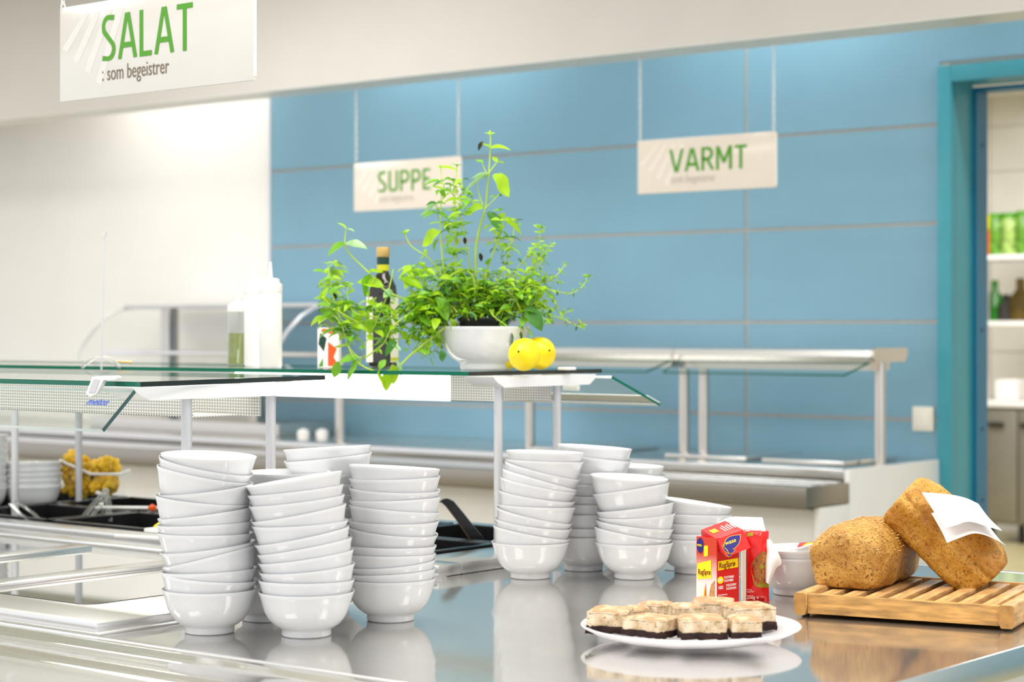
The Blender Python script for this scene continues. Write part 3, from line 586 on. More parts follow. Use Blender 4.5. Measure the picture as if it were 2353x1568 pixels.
for i in range(260):
    u, v_, w_ = rr.random(), rr.random() ** .9, rr.random()
    a = q0.lerp(q1, .04 + .92 * u) + dv * (.08 + .8 * w_); top = q3.lerp(q2, u)
    p = Vector((a.x, a.y, .93 + .012 + v_ * (.088 + .012 * math.sin(u * 9) - .02 * u)))
    T = Matrix.Translation(p) @ Matrix.Rotation(rr.random() * 6, 4, 'X') @ Matrix.Rotation(rr.random() * 6, 4, 'Z')
    m.lathe([(.006, -.014), (.009, -.006), (.007, 0), (.009, .006), (.006, .014)], (0, 0, 0), 7, T=T)
part('pasta', m, M['corn'], t, kind='stuff')

# ---------------------------------------------------------------- bowls
PROF_O = [(0, .0), (.0340, .0), (.0362, .0008), (.0370, .003), (.0368, .008), (.0382, .0108), (.0440, .0138), (.0515, .0197), (.0575, .0272), (.0618, .0357), (.0646, .0442), (.0670, .0530), (.0694, .0605), (.0715, .0657)]
PROF_I = [(.0713, .0663), (.0705, .0662), (.0682, .0600), (.0645, .0500), (.0608, .0410), (.0560, .0325), (.0495, .0250), (.0410, .0190), (.0280, .0155), (0, .0145)]
HB = .0655
bowl_me = MB().lathe(PROF_O + PROF_I, n=72).mesh('bowl', M['porcelain'], ang=60)
bowl_lo = MB().lathe(PROF_O + PROF_I, n=36).mesh('bowl', M['porcelain'], ang=60)
ORD = ['bottom', 'second', 'third', 'fourth', 'fifth', 'sixth', 'seventh', 'eighth', 'ninth', 'tenth', 'eleventh', 'twelfth', 'thirteenth', 'fourteenth']
def bowl_at(rimc, tilt, pitch, me, lab, group):
    o = bpy.data.objects.new('bowl', me); COL.objects.link(o)
    rot = Matrix.Rotation(pitch, 3, RT) @ Matrix.Rotation(tilt, 3, FW)
    up = rot @ UP; o.location = rimc - up * HB; o.rotation_euler = rot.to_euler()
    return tag(o, lab, 'bowl', group)
def stack(name, ox, oy, s, base, rims, d=None, me=bowl_me, zb_=.9):
    bx, by = ox + base[0] / s, oy + base[1] / s
    foot = PZ(bx, by, zb_); d = d or (foot - CAMP).dot(FW) + .034
    rr = random.Random(len(name)); n = len(rims)
    for i, (xl_, yl_, xr_, yr_) in enumerate(rims):
        a = (ox + xl_ / s, oy + yl_ / s); b = (ox + xr_ / s, oy + yr_ / s)
        L_, R_ = PD(a[0], a[1], d), PD(b[0], b[1], d)
        c = (L_ + R_) / 2; tilt = -math.atan2((R_ - L_).z, (R_ - L_).dot(RT))
        pitch = R(rr.uniform(-2.5, 1.5)) if i else 0
        if i == 0:
            c = PD(bx, by, d); c.z = zb_ + HB; tilt = 0
        o_lab = 'topmost' if i == n - 1 else ORD[i] + (' from the bottom' if i else '')
        bowl_at(c, tilt, pitch, me, 'white bowl, %s in the %s' % (o_lab, name), 'bowls of the ' + name)
s = 3.1365
stack('front left stack of tall bowls', 340, 1000, s, (445, 1447), [(92, 1115, 780, 1125), (105, 990, 783, 1050), (112, 985, 770, 958), (118, 955, 765, 797), (92, 845, 768, 765), (72, 705, 755, 708), (72, 650, 748, 622), (72, 605, 757, 520), (52, 428, 740, 500), (68, 425, 768, 350), (52, 212, 755, 352), (68, 147, 770, 293), (78, 130, 800, 165)])
stack('front middle stack', 340, 1000, s, (1142, 1470), [(780, 1135, 1503, 1118), (777, 1045, 1507, 1045), (787, 988, 1505, 925), (778, 928, 1500, 825), (772, 868, 1487, 738), (760, 795, 1462, 658), (737, 655, 1455, 614), (728, 628, 1447, 495), (712, 515, 1433, 430), (705, 440, 1425, 358), (695, 380, 1415, 260)])
stack('front right stack before the black spoon', 340, 1000, s, (1748, 1357), [(1411, 1022, 2087, 1028), (1410, 995, 2083, 962), (1410, 945, 2083, 895), (1408, 858, 2085, 858), (1415, 790, 2087, 800), (1430, 655, 2097, 722), (1430, 612, 2110, 622), (1440, 502, 2112, 562), (1440, 470, 2118, 447), (1434, 375, 2118, 402), (1433, 315, 2122, 300), (1432, 213, 2120, 252)])
hid = [(850 - 325 + 14 * i, 1010 - 74 * i, 850 + 325 + 14 * i, 1010 - 74 * i + (6 if i % 2 else -6)) for i in range(11)]
stack('hidden stack between the two front stacks', 340, 1000, s, (850, 1355), hid, me=bowl_lo)
h5 = [(950 + 1.4 * i, 985 - 79 * i, 1610 + 1.4 * i, 975 - 79 * i) for i in range(10)] + [(968, 195, 1627, 127), (962, 112, 1620, 75)]
stack('rear stack behind the front middle stack', 340, 1000, s, (1285, 1290), h5, me=bowl_lo)
s = 3.46
stack('second cluster left stack', 1080, 980, s, (480, 1222), [(167, 905, 808, 910), (173, 787, 803, 902), (188, 730, 818, 815), (200, 640, 828, 775), (208, 620, 852, 645), (213, 505, 850, 600), (232, 402, 855, 528), (248, 337, 865, 512), (266, 272, 890, 425), (268, 262, 918, 285), (270, 192, 922, 215)])
stack('second cluster middle stack', 1080, 980, s, (1305, 1225), [(977, 922, 1620, 915), (980, 795, 1608, 900), (988, 745, 1635, 815), (1000, 722, 1648, 682), (997, 682, 1628, 600), (950, 545, 1608, 442), (940, 385, 1590, 425)])
stack('rear left stack of the second cluster', 1080, 980, s, (900, 1158), [(590, 893, 1208, 893), (592, 790, 1210, 795), (600, 700, 1222, 695), (605, 600, 1225, 612), (612, 528, 1232, 545), (618, 435, 1238, 455), (618, 348, 1240, 385), (690, 205, 1288, 278), (672, 142, 1308, 187)], me=bowl_lo)
h9 = [(970, 830 - 74 * i, 1560, 832 - 74 * i) for i in range(7)] + [(955, 305, 1550, 322)]
stack('rear right stack of the second cluster', 1080, 980, s, (1265, 1100), h9, me=bowl_lo)
stack('short stack behind the crispbread carton', 1080, 980, s, (1781, 1180), [(1480, 905, 2078, 905), (1480, 838, 2075, 842), (1480, 752, 2072, 758), (1478, 688, 2075, 706), (1476, 560, 2085, 650)])
# bowl pair with packets
stack('bowl pair beside the cutting board', 0, 0, 1, (1826, 1371), [(1730, 1284, 1922, 1284), (1733, 1262, 1923, 1256)])
stack('far left stack behind the posts', 0, 0, 1, (76, 1182), [(12, 1128, 142, 1128), (10, 1115, 142, 1114), (9, 1102, 141, 1101), (9, 1089, 141, 1087), (10, 1076, 141, 1074), (10, 1063, 140, 1061)], d=4.95, me=bowl_lo)
stack('stack cut off by the left picture edge', 0, 0, 1, (-48, 1180), [(-116, 1128 - 16 * i, 18 + (i % 3), 1127 - 16 * i) for i in range(9)], d=4.9, me=bowl_lo)
for i, (px, py, rz, lab) in enumerate(((1862, 1258, .4, 'red and yellow portion packet lying on the rim of the bowl pair'), (1846, 1264, -.5, 'pale portion packet half hidden under the red packet'))):
    p = PD(px, py, 3.40 - .02 * i)
    t = thing('portion_packet', lab, 'packet', tuple(p), (R(8 + 4 * i), R(-6 - 6 * i), rz))
    part('lid', MB().box(-.02, .02, -.014, .014, .004, .006, b=.0008), M['red'] if not i else M['white_p'], t, False)
    part('tub', MB().lathe([(.0, -.006), (.010, -.006), (.014, .004)], n=14), M['plastic_w'], t, False)
    if not i: part('printed_flash', MB().prism([Vector((-.012, -.008, .0061)), Vector((.012, -.004, .0061)), Vector((.014, .004, .0061)), Vector((-.004, .008, .0061))], Vector((0, 0, .0003))), M['yel_p'], t, False)

# ---------------------------------------------------------------- glass shelves over the wells
ZG = 1.2715; TG = .008
def gshelf(quad, posts, brx, bry, lab, t0):
    t = thing('glass_shelf', lab, 'shelf', t0)
    Q = [Vector((a, b, ZG - TG)) for a, b in quad]
    m = MB().prism(Q, Vector((0, 0, TG))); m.mi = [0, 0] + [1, 2, 1, 1]
    part('glass_top', m, [M['glass'], M['glass_edge_g'], M['glass_edge_k']], t)
    for (a, b) in posts:
        part('post', MB().lathe([(.0088, .9), (.0088, 1.245)], (a, b, 0), 20).lathe([(.014, .9), (.014, .904)], (a, b, 0), 20), M['alu'], t)
    y0, y1 = bry
    pr = [(y0, ZG - .010), (y1, ZG - .010), (y1 - .004, ZG - .020), (y1 - .022, ZG - .031), (y0 + .035, ZG - .031), (y0 + .012, ZG - .020)]
    part('end_bracket', MB().prism([Vector((brx - .045, a, b)) for a, b in pr], Vector((.075, 0, 0))), M['white_lac'], t, ang=50)
    for f_ in (.22, .5, .78):
        yy = y0 + (y1 - y0) * f_; part('rubber_pad', MB().box(brx - .02, brx + .01, yy - .012, yy + .012, ZG - .010, ZG - TG), M['alu'], t)
    return t
sA = gshelf([(-5.0, 1.93), (-2.408, 2.045), (-2.497, 2.545), (-5.0, 2.43)], [(-2.47, 2.195), (-2.47, 2.385), (-4.9, 2.15), (-4.9, 2.35)], -2.475, (2.06, 2.535), 'nearer glass shelf on white posts, left, with sloped splash glass', (-3.5, 2.25, .9))
sB = gshelf([(-5.1, 2.69), (-2.485, 2.925), (-2.44, 3.295), (-5.1, 3.2)], [(-2.475, 3.003), (-2.475, 3.19), (-3.93, 2.95), (-3.96, 3.165)], -2.47, (2.945, 3.275), 'farther glass shelf on white posts carrying the herbs and bottles', (-3.6, 3.1, .9))
# sloped splash glass, A towards the guests on this side, B on the far side
a0, a1 = Vector((-5.0, 1.925, ZG - .012)), Vector((-2.412, 2.035, ZG - .012)); dn = Vector((-.01, -.055, -.060))
m = MB().prism([a0, a1, a1 + dn + Vector((-.0, 0, 0)), a0 + dn], Vector((0, .0045, -.0045))); m.mi = [0, 0, 1, 2, 1, 1]
part('splash_glass', m, [M['glass'], mat('pale_glass_edge', srgb(200, 214, 214), .1, var=.03), mat('smoky_glass_edge', srgb(52, 84, 84), .08, var=.3, vscale=20)], sA)
text('metos', PD(196, 930, 3.03), Vector((1, .03, 0)), Vector((.0, .9, 1)), .019, M['blue_txt'], sA, 'maker_lettering', xs=1.0, bold=.02, shear=.2)
b0, b1 = Vector((-5.1, 3.23, ZG - .014)), Vector((-2.425, 3.31, ZG - .014)); dn = Vector((.01, .16, -.062))
m = MB().prism([b0, b1, b1 + dn, b0 + dn], Vector((0, -.003, -.005))); m.mi = [0, 0, 1, 2, 1, 1]
part('splash_glass', m, [M['glass'], M['white_lac'], M['glass_edge_g']], sB)
part('white_edge_band', MB().prism([b0 + dn * .72, b1 + dn * .72, b1 + dn * .98, b0 + dn * .98], Vector((0, .001, .002))), M['white_lac'], sB)  # opaque white band along the lower part of the splash glass
part('glass_knob', MB().box(-2.60, -2.56, 3.37, 3.38, 1.222, 1.234, b=.002), M['plastic_w'], sB)
for sh_, c_, lab in ((sA, PD(237, 884, 3.12), None), (sB, PD(1300, 845, 4.0), None)):
    if sh_ is sA:
        pr = [(-.034, -.020), (-.020, .018), (.030, .020), (.036, .016), (.030, .012), (.004, .010), (-.012, -.022), (-.026, -.028)]
        part('clip', MB().prism([c_ + RT * (a * .72) + UP * (b * .68) - FW * .012 for a, b in pr], FW * .03), M['white_lac'], sh_, ang=30)
        part('clip_pad', MB().prism([c_ + RT * (a * .72) + UP * (b * .68) - FW * .0125 for a, b in [(-.028, -.018), (-.017, .012), (-.004, .012), (-.014, -.018)]], -FW * .001), M['alu'], sh_)
    else: part('clip', MB().box(c_.x - .012, c_.x + .018, c_.y - .012, c_.y + .012, ZG, ZG + .006, b=.002), M['plastic_w'], sh_)
# lamp troughs under the shelves : pressed diffuser sheet, one stretch lit
def trough(x0, x1, yc, z0, z1, hw, parent, lit=None):
    for xa, xb, yy, mt in ((x0, x1, yc - hw, 'diffuser'), (x0, x1 + .05, yc + hw, 'diffuser')):
        if lit and yy < yc:
            la, lb = lit
            part('diffuser_sheet', MB().box(xa, la, yy, yy + .002, z0, z1), M['diffuser'], parent)
            part('lit_diffuser', MB().box(la, lb, yy, yy + .002, z0, z1), M['diffuser_lit'], parent)
            part('diffuser_sheet', MB().box(lb, xb, yy, yy + .002, z0, z1), M['diffuser'], parent)
        else: part('diffuser_sheet', MB().box(xa, xb, yy, yy + .002, z0, z1), M['diffuser'], parent)
    part('lamp_tray', MB().box(x0, x1, yc - hw, yc + hw, z0, z0 + .002), M['diffuser'], parent)
trough(-5.0, -2.545, 2.33, 1.204, 1.258, .055, sA)
trough(-5.1, -2.53, 3.12, 1.207, 1.262, .055, sB, (PY(540, 890, 3.065).x, PY(1035, 890, 3.065).x))

# ---------------------------------------------------------------- things on the far glass shelf
def onB(px, y): return PY(px, 850, y)
BS = 1.32
c = onB(1112, 3.10); c.z = ZG
pot = thing('potted_herbs', 'tall unruly pot of mint and thyme in a black plastic pot', 'plant', tuple(c + UP * .02))
single('bowl', MB().lathe([(r_ * BS, z_ * BS) for r_, z_ in PROF_O + PROF_I], tuple(c), 72), M['porcelain'], c, 'larger white bowl on the glass shelf holding the black herb pot', 'bowl', ang=60)
def sq(r_, z_, n=32, e=3.2):
    return [Vector((c.x, c.y, z_)) + (RT * (abs(math.cos(a)) ** (2 / e) * (1 if math.cos(a) > 0 else -1)) + FW * (abs(math.sin(a)) ** (2 / e) * (1 if math.sin(a) > 0 else -1))) * r_ for a in [2 * math.pi * k / n + .3 for k in range(n)]]
ringz = [(.034, ZG + .022), (.048, ZG + .072), (.0515, ZG + .098), (.054, ZG + .0985), (.055, ZG + .104), (.051, ZG + .104), (.049, ZG + .094)]
m = MB(); vs = []; n = 32
for r_, z_ in ringz: vs += sq(r_, z_, n)
m.add(vs, [(i * n + k, i * n + (k + 1) % n, (i + 1) * n + (k + 1) % n, (i + 1) * n + k) for i in range(len(ringz) - 1) for k in range(n)] + [tuple(range(n))])
part('plastic_pot', m, M['black'], pot)
m = MB().add(sq(.049, ZG + .095), [tuple(range(32))]); part('soil', m, M['soil'], pot)

# leaf shapes : 4 variants, folded along the midrib, tip along +Y
def leaf_mesh(kind, m_):
    V = []; Fc = []; N = 7
    for i in range(N):
        u = i / (N - 1); wd = {0: .36, 1: .30, 2: .42}[kind] * math.sin(math.pi * min(1, u * .93 + .04)) ** .8 * (1 - .25 * u)
        if i == N - 1: wd = .01
        droop = -.28 * u * u * (1.3 if kind == 1 else .8); z = droop + (.06 * math.sin(u * 7) if kind == 2 else 0)
        for j, sx in enumerate((-1, -.5, 0, .5, 1)):
            V.append(Vector((sx * wd * (1 + .06 * math.sin(i * 2.5)), u, z + abs(sx) * wd * .35 - (.03 if sx == 0 else 0))))
    for i in range(N - 1):
        for j in range(4): a = i * 5 + j; Fc.append((a, a + 1, a + 6, a + 5))
    me = bpy.data.meshes.new('leaf'); me.from_pydata([tuple(v) for v in V], [], Fc); me.materials.append(m_)
    me.polygons.foreach_set('use_smooth', [True] * len(me.polygons)); me.update(); return me, V, Fc
LM = {(k_, j): leaf_mesh(k_, LEAFM[j])[0] for k_ in range(3) for j in range(4)}
LV = leaf_mesh(1, LEAFM[0])[1:]
for me in [bpy.data.meshes['leaf']]: pass
cnt = [0]
small = [MB() for _ in range(3)]
rp = random.Random(11)
invp = mw(pot).inverted()
def frame(pos, tip, nrm, sc):
    y = tip.normalized(); x = y.cross(nrm); x = x.normalized() if x.length > 1e-4 else y.orthogonal().normalized(); z = x.cross(y)
    return Matrix(((x.x * sc, y.x * sc, z.x * sc, pos.x), (x.y * sc, y.y * sc, z.y * sc, pos.y), (x.z * sc, y.z * sc, z.z * sc, pos.z), (0, 0, 0, 1)))
def leaf(pos, tip, size, col=None, kind=None):
    nrm = (UP * 1.0 - FW * rp.uniform(-.2, .9) + RT * rp.uniform(-.5, .5)).normalized()
    if col is None: col = rp.choices((0, 1, 2, 3), (5, 4, 1.3, 2.2))[0]
    if kind is None: kind = rp.randrange(3)
    if size > .0165 and cnt[0] < 292:
        o = bpy.data.objects.new('leaf', LM[(kind, col)]); COL.objects.link(o); o.parent = pot; o.matrix_local = invp @ frame(pos, tip, nrm, size); cnt[0] += 1
    else:
        T = frame(pos, tip, nrm, size); small[min(col, 2) if col != 3 else rp.randrange(2)].add([T @ v for v in LV[0]], LV[1])
stems = MB()
PDP = (c - CAMP).dot(FW)
def Q(x, y, dd=0): return PD(700 + x / 2.45, 280 + y / 2.45, PDP + dd)
def spline(P, k_=5):
    out = []
    for i in range(len(P) - 1):
        p0, p1, p2, p3 = P[max(i - 1, 0)], P[i], P[i + 1], P[min(i + 2, len(P) - 1)]
        for j in range(k_):
            t_ = j / k_; out.append(.5 * ((2 * p1) + (p2 - p0) * t_ + (2 * p0 - 5 * p1 + 4 * p2 - p3) * t_ * t_ + (3 * p1 - p0 - 3 * p2 + p3) * t_ ** 3))
    return out + [P[-1]]
def stem(pts, d0, d1, r0=.0021, r1=.0011, leaves=True, lsize=.018, step=5, tuft=.014):
    P = [Q(x, y, d0 + (d1 - d0) * i / max(1, len(pts) - 1)) for i, (x, y) in enumerate(pts)]; S_ = spline(P)
    stems.tube(S_, [r0 + (r1 - r0) * i / (len(S_) - 1) for i in range(len(S_))], 6)
    if leaves:
        for i in range(step, len(S_) - 1, step):
            t_ = (S_[i + 1] - S_[i - 1]).normalized(); sd = t_.cross(UP if i % (2 * step) else FW); sd = sd.normalized() if sd.length > .1 else RT
            for sg in (-1, 1):
                leaf(S_[i], sd * sg + t_ * .5 + UP * rp.uniform(-.3, .4) + RT * rp.uniform(-.3, .3), lsize * rp.uniform(.75, 1.5))
        t_ = (S_[-1] - S_[-2]).normalized()
        for a in range(4): leaf(S_[-1], t_ * .7 + RT * math.cos(a * 1.6) + FW * math.sin(a * 1.6), tuft * rp.uniform(.6, 1))
    return S_
def big(x0, y0, x1, y1, dd, col=None, kind=None):
    a, b = Q(x0, y0, dd), Q(x1, y1, dd + rp.uniform(-.01, .01)); leaf(a, b - a, (b - a).length, col, kind)
# tall mint stem
stem([(958, 1080), (962, 850), (965, 700), (990, 580), (1018, 480), (1030, 350), (1037, 290), (1045, 150), (1045, 68)], 0, -.02, .003, .0012, False)
for v in ((1045, 75, 1018, 52, 0), (1045, 75, 1068, 55, 0), (1045, 80, 1040, 45, 0), (1045, 150, 1005, 112, 0), (1045, 150, 1152, 122, 0), (1085, 228, 1058, 192, 0), (1085, 228, 1122, 222, 0), (1060, 300, 1165, 410, 0), (1030, 295, 935, 290, 3), (1030, 300, 880, 350, 3), (1005, 485, 890, 505, 0), (1028, 510, 1120, 612, 2), (1078, 420, 1045, 415, 1), (1078, 420, 1110, 405, 2), (1100, 500, 1065, 490, 3), (1005, 235, 965, 208, 1), (1010, 610, 1045, 560, 0), (1130, 560, 1232, 615, 0)):
    big(*v[:4], -.02, v[4])
stem([(1037, 290), (1062, 255), (1085, 225)], -.02, -.02, .0013, .001, False); stem([(1030, 300), (1005, 250), (1000, 215)], -.02, -.01, .0012, .0008, False)
stem([(1015, 490), (1060, 445), (1095, 408)], -.02, -.03, .0013, .001, False); stem([(1003, 470), (980, 400), (965, 310)], -.02, 0, .0013, .001, False)
# other mint stems
stem([(900, 1080), (830, 980), (790, 870), (775, 760), (765, 600), (768, 450), (775, 350), (765, 258)], -.01, .02, .0026, .001, True, .020, 7)
stem([(920, 1080), (870, 1000), (850, 850), (850, 600), (845, 450), (850, 330), (858, 250)], .01, .03, .0024, .001, True, .016, 6)
stem([(935, 1070), (940, 900), (900, 640), (880, 540), (850, 490)], .02, .03, .002, .001, True, .016, 6)
stem([(990, 1070), (1020, 860), (1060, 740), (1100, 640), (1110, 560), (1100, 500)], 0, .0, .0022, .001, True, .016, 7)
stem([(1010, 1070), (1080, 900), (1130, 790), (1165, 680), (1180, 590), (1185, 560)], .01, .02, .002, .001, True, .015, 7, .02)
stem([(870, 1000), (840, 940), (780, 870), (700, 770), (600, 700), (562, 625)], -.02, -.03, .0022, .001, True, .016, 8)
stem([(930, 1060), (840, 1060), (700, 1060), (560, 1000), (440, 940), (360, 850), (260, 750), (227, 688), (235, 600)], -.03, -.05, .0026, .0012, False)
for v in ((225, 688, 115, 738, 1), (230, 688, 350, 692, 3), (235, 605, 200, 558, 0), (235, 605, 282, 608, 3), (370, 860, 320, 975, 1), (440, 930, 300, 880, 0), (360, 850, 440, 830, 0), (450, 950, 520, 1000, 3)): big(*v[:4], -.05, v[4])
stem([(540, 1050), (480, 1110), (400, 1110), (300, 1130), (210, 1120), (165, 1010), (145, 900), (130, 800)], -.04, -.06, .002, .001, True, .019, 6)
stem([(420, 1100), (290, 1080), (240, 980), (250, 920)], -.05, -.05, .0015, .001, True, .017, 5)
stem([(300, 1130), (180, 1060), (110, 1000), (90, 990)], -.06, -.07, .0014, .001, True, .018, 5)
stem([(450, 1240), (330, 1330), (250, 1270), (210, 1150), (160, 1080)], -.05, -.06, .0018, .001, True, .022, 5)
stem([(800, 1150), (700, 1230), (600, 1310), (510, 1390), (400, 1405), (290, 1350), (245, 1260)], -.05, -.08, .0026, .0014, False)
for v in ((265, 1330, 265, 1455, 1, 2), (430, 1385, 425, 1500, 0, 2), (480, 1400, 440, 1520, 0, 1), (510, 1350, 560, 1425, 3, 2), (490, 1370, 515, 1480, 0, 0), (420, 1390, 455, 1335, 1, 0), (300, 1330, 190, 1340, 1, 0), (190, 1350, 165, 1450, 1, 1), (520, 1240, 440, 1310, 2, 0), (540, 1290, 500, 1250, 3, 0)): big(*v[:4], -.08, v[4], v[5])
stem([(620, 1060), (500, 1150), (450, 1240), (415, 1280)], -.05, -.06, .0018, .001, True, .020, 5)
stem([(500, 830), (470, 960), (420, 1090), (370, 1200), (330, 1260)], -.04, -.05, .0015, .001, True, .016, 5)
stem([(400, 870), (360, 960), (370, 1050)], -.05, -.05, .0012, .0008, True, .014, 5)
stem([(960, 1000), (950, 880), (900, 840), (840, 855), (780, 910), (720, 960)], -.03, -.05, .0024, .0014, True, .024, 9)
stem([(1000, 960), (1050, 938), (1110, 935), (1180, 990), (1215, 1060), (1245, 1110), (1215, 1150)], -.02, -.06, .0026, .0013, True, .019, 8)
stem([(1040, 1060), (1070, 1100), (1160, 1165)], -.05, -.07, .002, .0012, False)
for v in ((1165, 1165, 1215, 1295, 2, 2), (1155, 1165, 1090, 1230, 3, 0), (1215, 1235, 1290, 1310, 2, 0), (1250, 1160, 1290, 1215, 0, 0), (1160, 1100, 1095, 1130, 1, 0), (1245, 1050, 1345, 1165, 2, 0), (1190, 1010, 1140, 990, 3, 1), (660, 940, 545, 860, 0, 0), (640, 950, 560, 880, 0, 2), (740, 990, 820, 1110, 1, 2), (700, 1030, 550, 1110, 1, 2), (820, 1110, 850, 1195, 0, 2), (760, 620, 650, 690, 0, 2), (750, 660, 715, 720, 1, 0), (745, 470, 640, 510, 3, 2), (860, 430, 780, 440, 0, 0), (700, 900, 790, 870, 3, 0), (760, 330, 670, 340, 1, 0), (790, 330, 720, 350, 3, 0), (770, 260, 860, 245, 0, 1), (800, 700, 830, 640, 1, 0), (900, 780, 850, 800, 1, 2), (940, 720, 880, 700, 3, 0), (700, 1180, 780, 1210, 1, 0), (715, 1330, 715, 1375, 1, 2), (770, 1290, 780, 1350, 2, 2)): big(*v[:4], -.06, v[4], v[5])
# thyme side
for pts in ([(1060, 1060), (1170, 1000), (1260, 900), (1320, 760), (1322, 660), (1325, 590)], [(1060, 1060), (1200, 960), (1360, 945), (1490, 968), (1565, 925), (1590, 870)], [(1080, 1070), (1250, 1060), (1330, 1075), (1450, 1110), (1530, 1150), (1560, 1145)], [(1060, 1050), (1250, 950), (1400, 880), (1470, 800)], [(1070, 1050), (1220, 880), (1330, 760), (1392, 690)], [(1080, 1060), (1300, 950), (1400, 1000), (1440, 1080), (1500, 1060)], [(1060, 1060), (1170, 860), (1250, 760), (1300, 700)], [(1060, 1060), (1200, 1000), (1330, 900), (1440, 900)], [(1050, 1060), (1130, 900), (1150, 760)], [(1060, 1070), (1240, 1000), (1350, 1000), (1380, 1120)]):
    stem(pts, .02, rp.uniform(.0, .08), .0016, .0008, True, .0105, 2, .012)
# dense filling
for i in range(95):
    a = rp.uniform(-2.6, 2.6); x0 = 960 + rp.uniform(-130, 190); L_ = rp.uniform(90, 330)
    ang = rp.gauss(0, .85); x1 = x0 + math.sin(ang) * L_ * 1.1; y1 = 1075 - math.cos(ang) * L_ * .75
    stem([(x0, 1080), ((x0 + x1) / 2 + rp.uniform(-20, 20), (1080 + y1) / 2 - 20), (x1, y1)], rp.uniform(-.04, .05), rp.uniform(-.06, .08), .0015, .0008, True, .0125 if x1 > 1040 else .015, 3, .012)
for i in range(44):                                             # trailing to the left and over the bowl
    x0 = 830 + rp.uniform(-60, 60); x1 = x0 - rp.uniform(60, 300); y1 = rp.uniform(980, 1290)
    stem([(x0, 1075), ((x0 + x1) / 2, min(1040, y1) - rp.uniform(0, 60)), (x1, y1)], rp.uniform(-.05, -.02), rp.uniform(-.08, .04), .0014, .0008, True, .0130, 3, .012)
for i in range(24):
    x0 = 1130 + rp.uniform(-40, 60); x1 = x0 + rp.uniform(40, 230); y1 = rp.uniform(930, 1130)
    stem([(x0, 1060), ((x0 + x1) / 2, y1 - 60), (x1, y1)], rp.uniform(-.05, .03), rp.uniform(-.07, .06), .0013, .0008, True, .0105, 3, .010)
for bx_, by_, rx, ry, n_, sz in ((165, 890, 60, 110, 22, .016), (180, 1080, 110, 90, 30, .019), (250, 1170, 100, 50, 10, .022), (980, 1060, 110, 22, 34, .013), (400, 1080, 110, 90, 26, .019), (480, 1180, 100, 60, 14, .018), (680, 1200, 90, 110, 44, .017), (640, 1050, 90, 80, 30, .02), (760, 1040, 110, 90, 36, .02), (850, 900, 90, 110, 26, .02), (700, 880, 120, 60, 20, .017), (1150, 900, 130, 90, 36, .016), (1200, 1020, 130, 70, 30, .016), (1300, 900, 90, 90, 26, .012), (850, 520, 110, 230, 40, .017), (1000, 1000, 150, 60, 26, .018), (1120, 1080, 90, 50, 16, .017), (1120, 650, 70, 120, 16, .015), (1320, 740, 50, 90, 22, .009), (630, 830, 60, 60, 12, .016)):
    for k_ in range(n_):
        a = rp.uniform(0, 6.28); q_ = rp.random() ** .5; x_, y_ = bx_ + rx * q_ * math.cos(a), by_ + ry * q_ * math.sin(a); dd = rp.uniform(-.07, .05)
        p_ = Q(x_, y_, dd); b_ = Q(x_ + (960 - x_) * .06 + rp.uniform(-15, 15), y_ + rp.uniform(20, 55), dd + .01)
        stems.tube([b_, (b_ + p_) / 2 + RT * rp.uniform(-.003, .003), p_], [.0009, .0008, .0006], 5)
        sd_ = RT * rp.uniform(-1, 1) + FW * rp.uniform(-1, .6); sd_.normalize()
        for sg in (-1, 1): leaf(p_, sd_ * sg + UP * rp.uniform(-.5, .5), sz * rp.uniform(.8, 1.75))
part('stems', stems, M['stem'], pot, ang=80)
for i, sm in enumerate(small):
    if sm.v: part('small_leaves', sm, LEAFM[i], pot, ang=80, kind='stuff')
for x, y, x2, y2 in ((1005, 112, 970, 155), (900, 650, 905, 690), (985, 740, 1000, 785), (165, 960, 180, 1000)):
    m = MB(); p = Q(x, y, -.022); q_ = Q(x2, y2, -.022); T = frame(p, q_ - p, (UP - FW).normalized(), (q_ - p).length); m.add([T @ v for v in LV[0]], LV[1]); part('dry_leaf', m, M['dead'], pot)

# oil bottle
p = onB(880, 3.12); t = thing('oil_bottle', 'dark square shouldered oil bottle with gold cap behind the herbs', 'bottle', (p.x, p.y, ZG), (0, 0, R(20)))
m = MB()
def sqring(r_, z_, e, n=32):
    return [Vector((r_ * abs(math.cos(a)) ** (2 / e) * (1 if math.cos(a) > 0 else -1), r_ * abs(math.sin(a)) ** (2 / e) * (1 if math.sin(a) > 0 else -1), z_)) for a in [2 * math.pi * k / n for k in range(n)]]
rings = [(.022, 0, 4), (.026, .004, 5), (.026, .155, 5), (.025, .175, 3.5), (.020, .190, 2.6), (.0145, .198, 2), (.0125, .205, 2), (.0125, .238, 2)]
vs = []; n = 32
for r_, z_, e in rings: vs += sqring(r_, z_, e)
m.add(vs, [(i * n + k, i * n + (k + 1) % n, (i + 1) * n + (k + 1) % n, (i + 1) * n + k) for i in range(len(rings) - 1) for k in range(n)] + [tuple(range(n))])
part('glass_body', m, M['bottle'], t, False)
part('neck_band', MB().lathe([(.0132, .206), (.0132, .219)], n=24), M['yellow'], t, False)
part('capsule', MB().lathe([(.0134, .2195), (.0134, .235)], n=24), M['dkgreen'], t, False)
part('cap', MB().lathe([(.0136, .2352), (.0143, .237), (.0143, .254), (.0135, .2565), (0, .2565)], n=28), M['gold'], t, False)
for a in (180, -90, 0):
    T = Matrix.Rotation(R(a), 4, 'Z')
    if a == -90: continue
    part('label', MB().box(.0262, .0268, -.021, .021, .012, .15, T=T), M['label'], t, False)
    part('label_band', MB().box(.0264, .0270, -.021, .021, .014, .022, T=T), M['yellow'], t, False)
part('label', MB().box(-.027, -.012, -.0268, -.0262, .012, .15), M['label'], t, False)
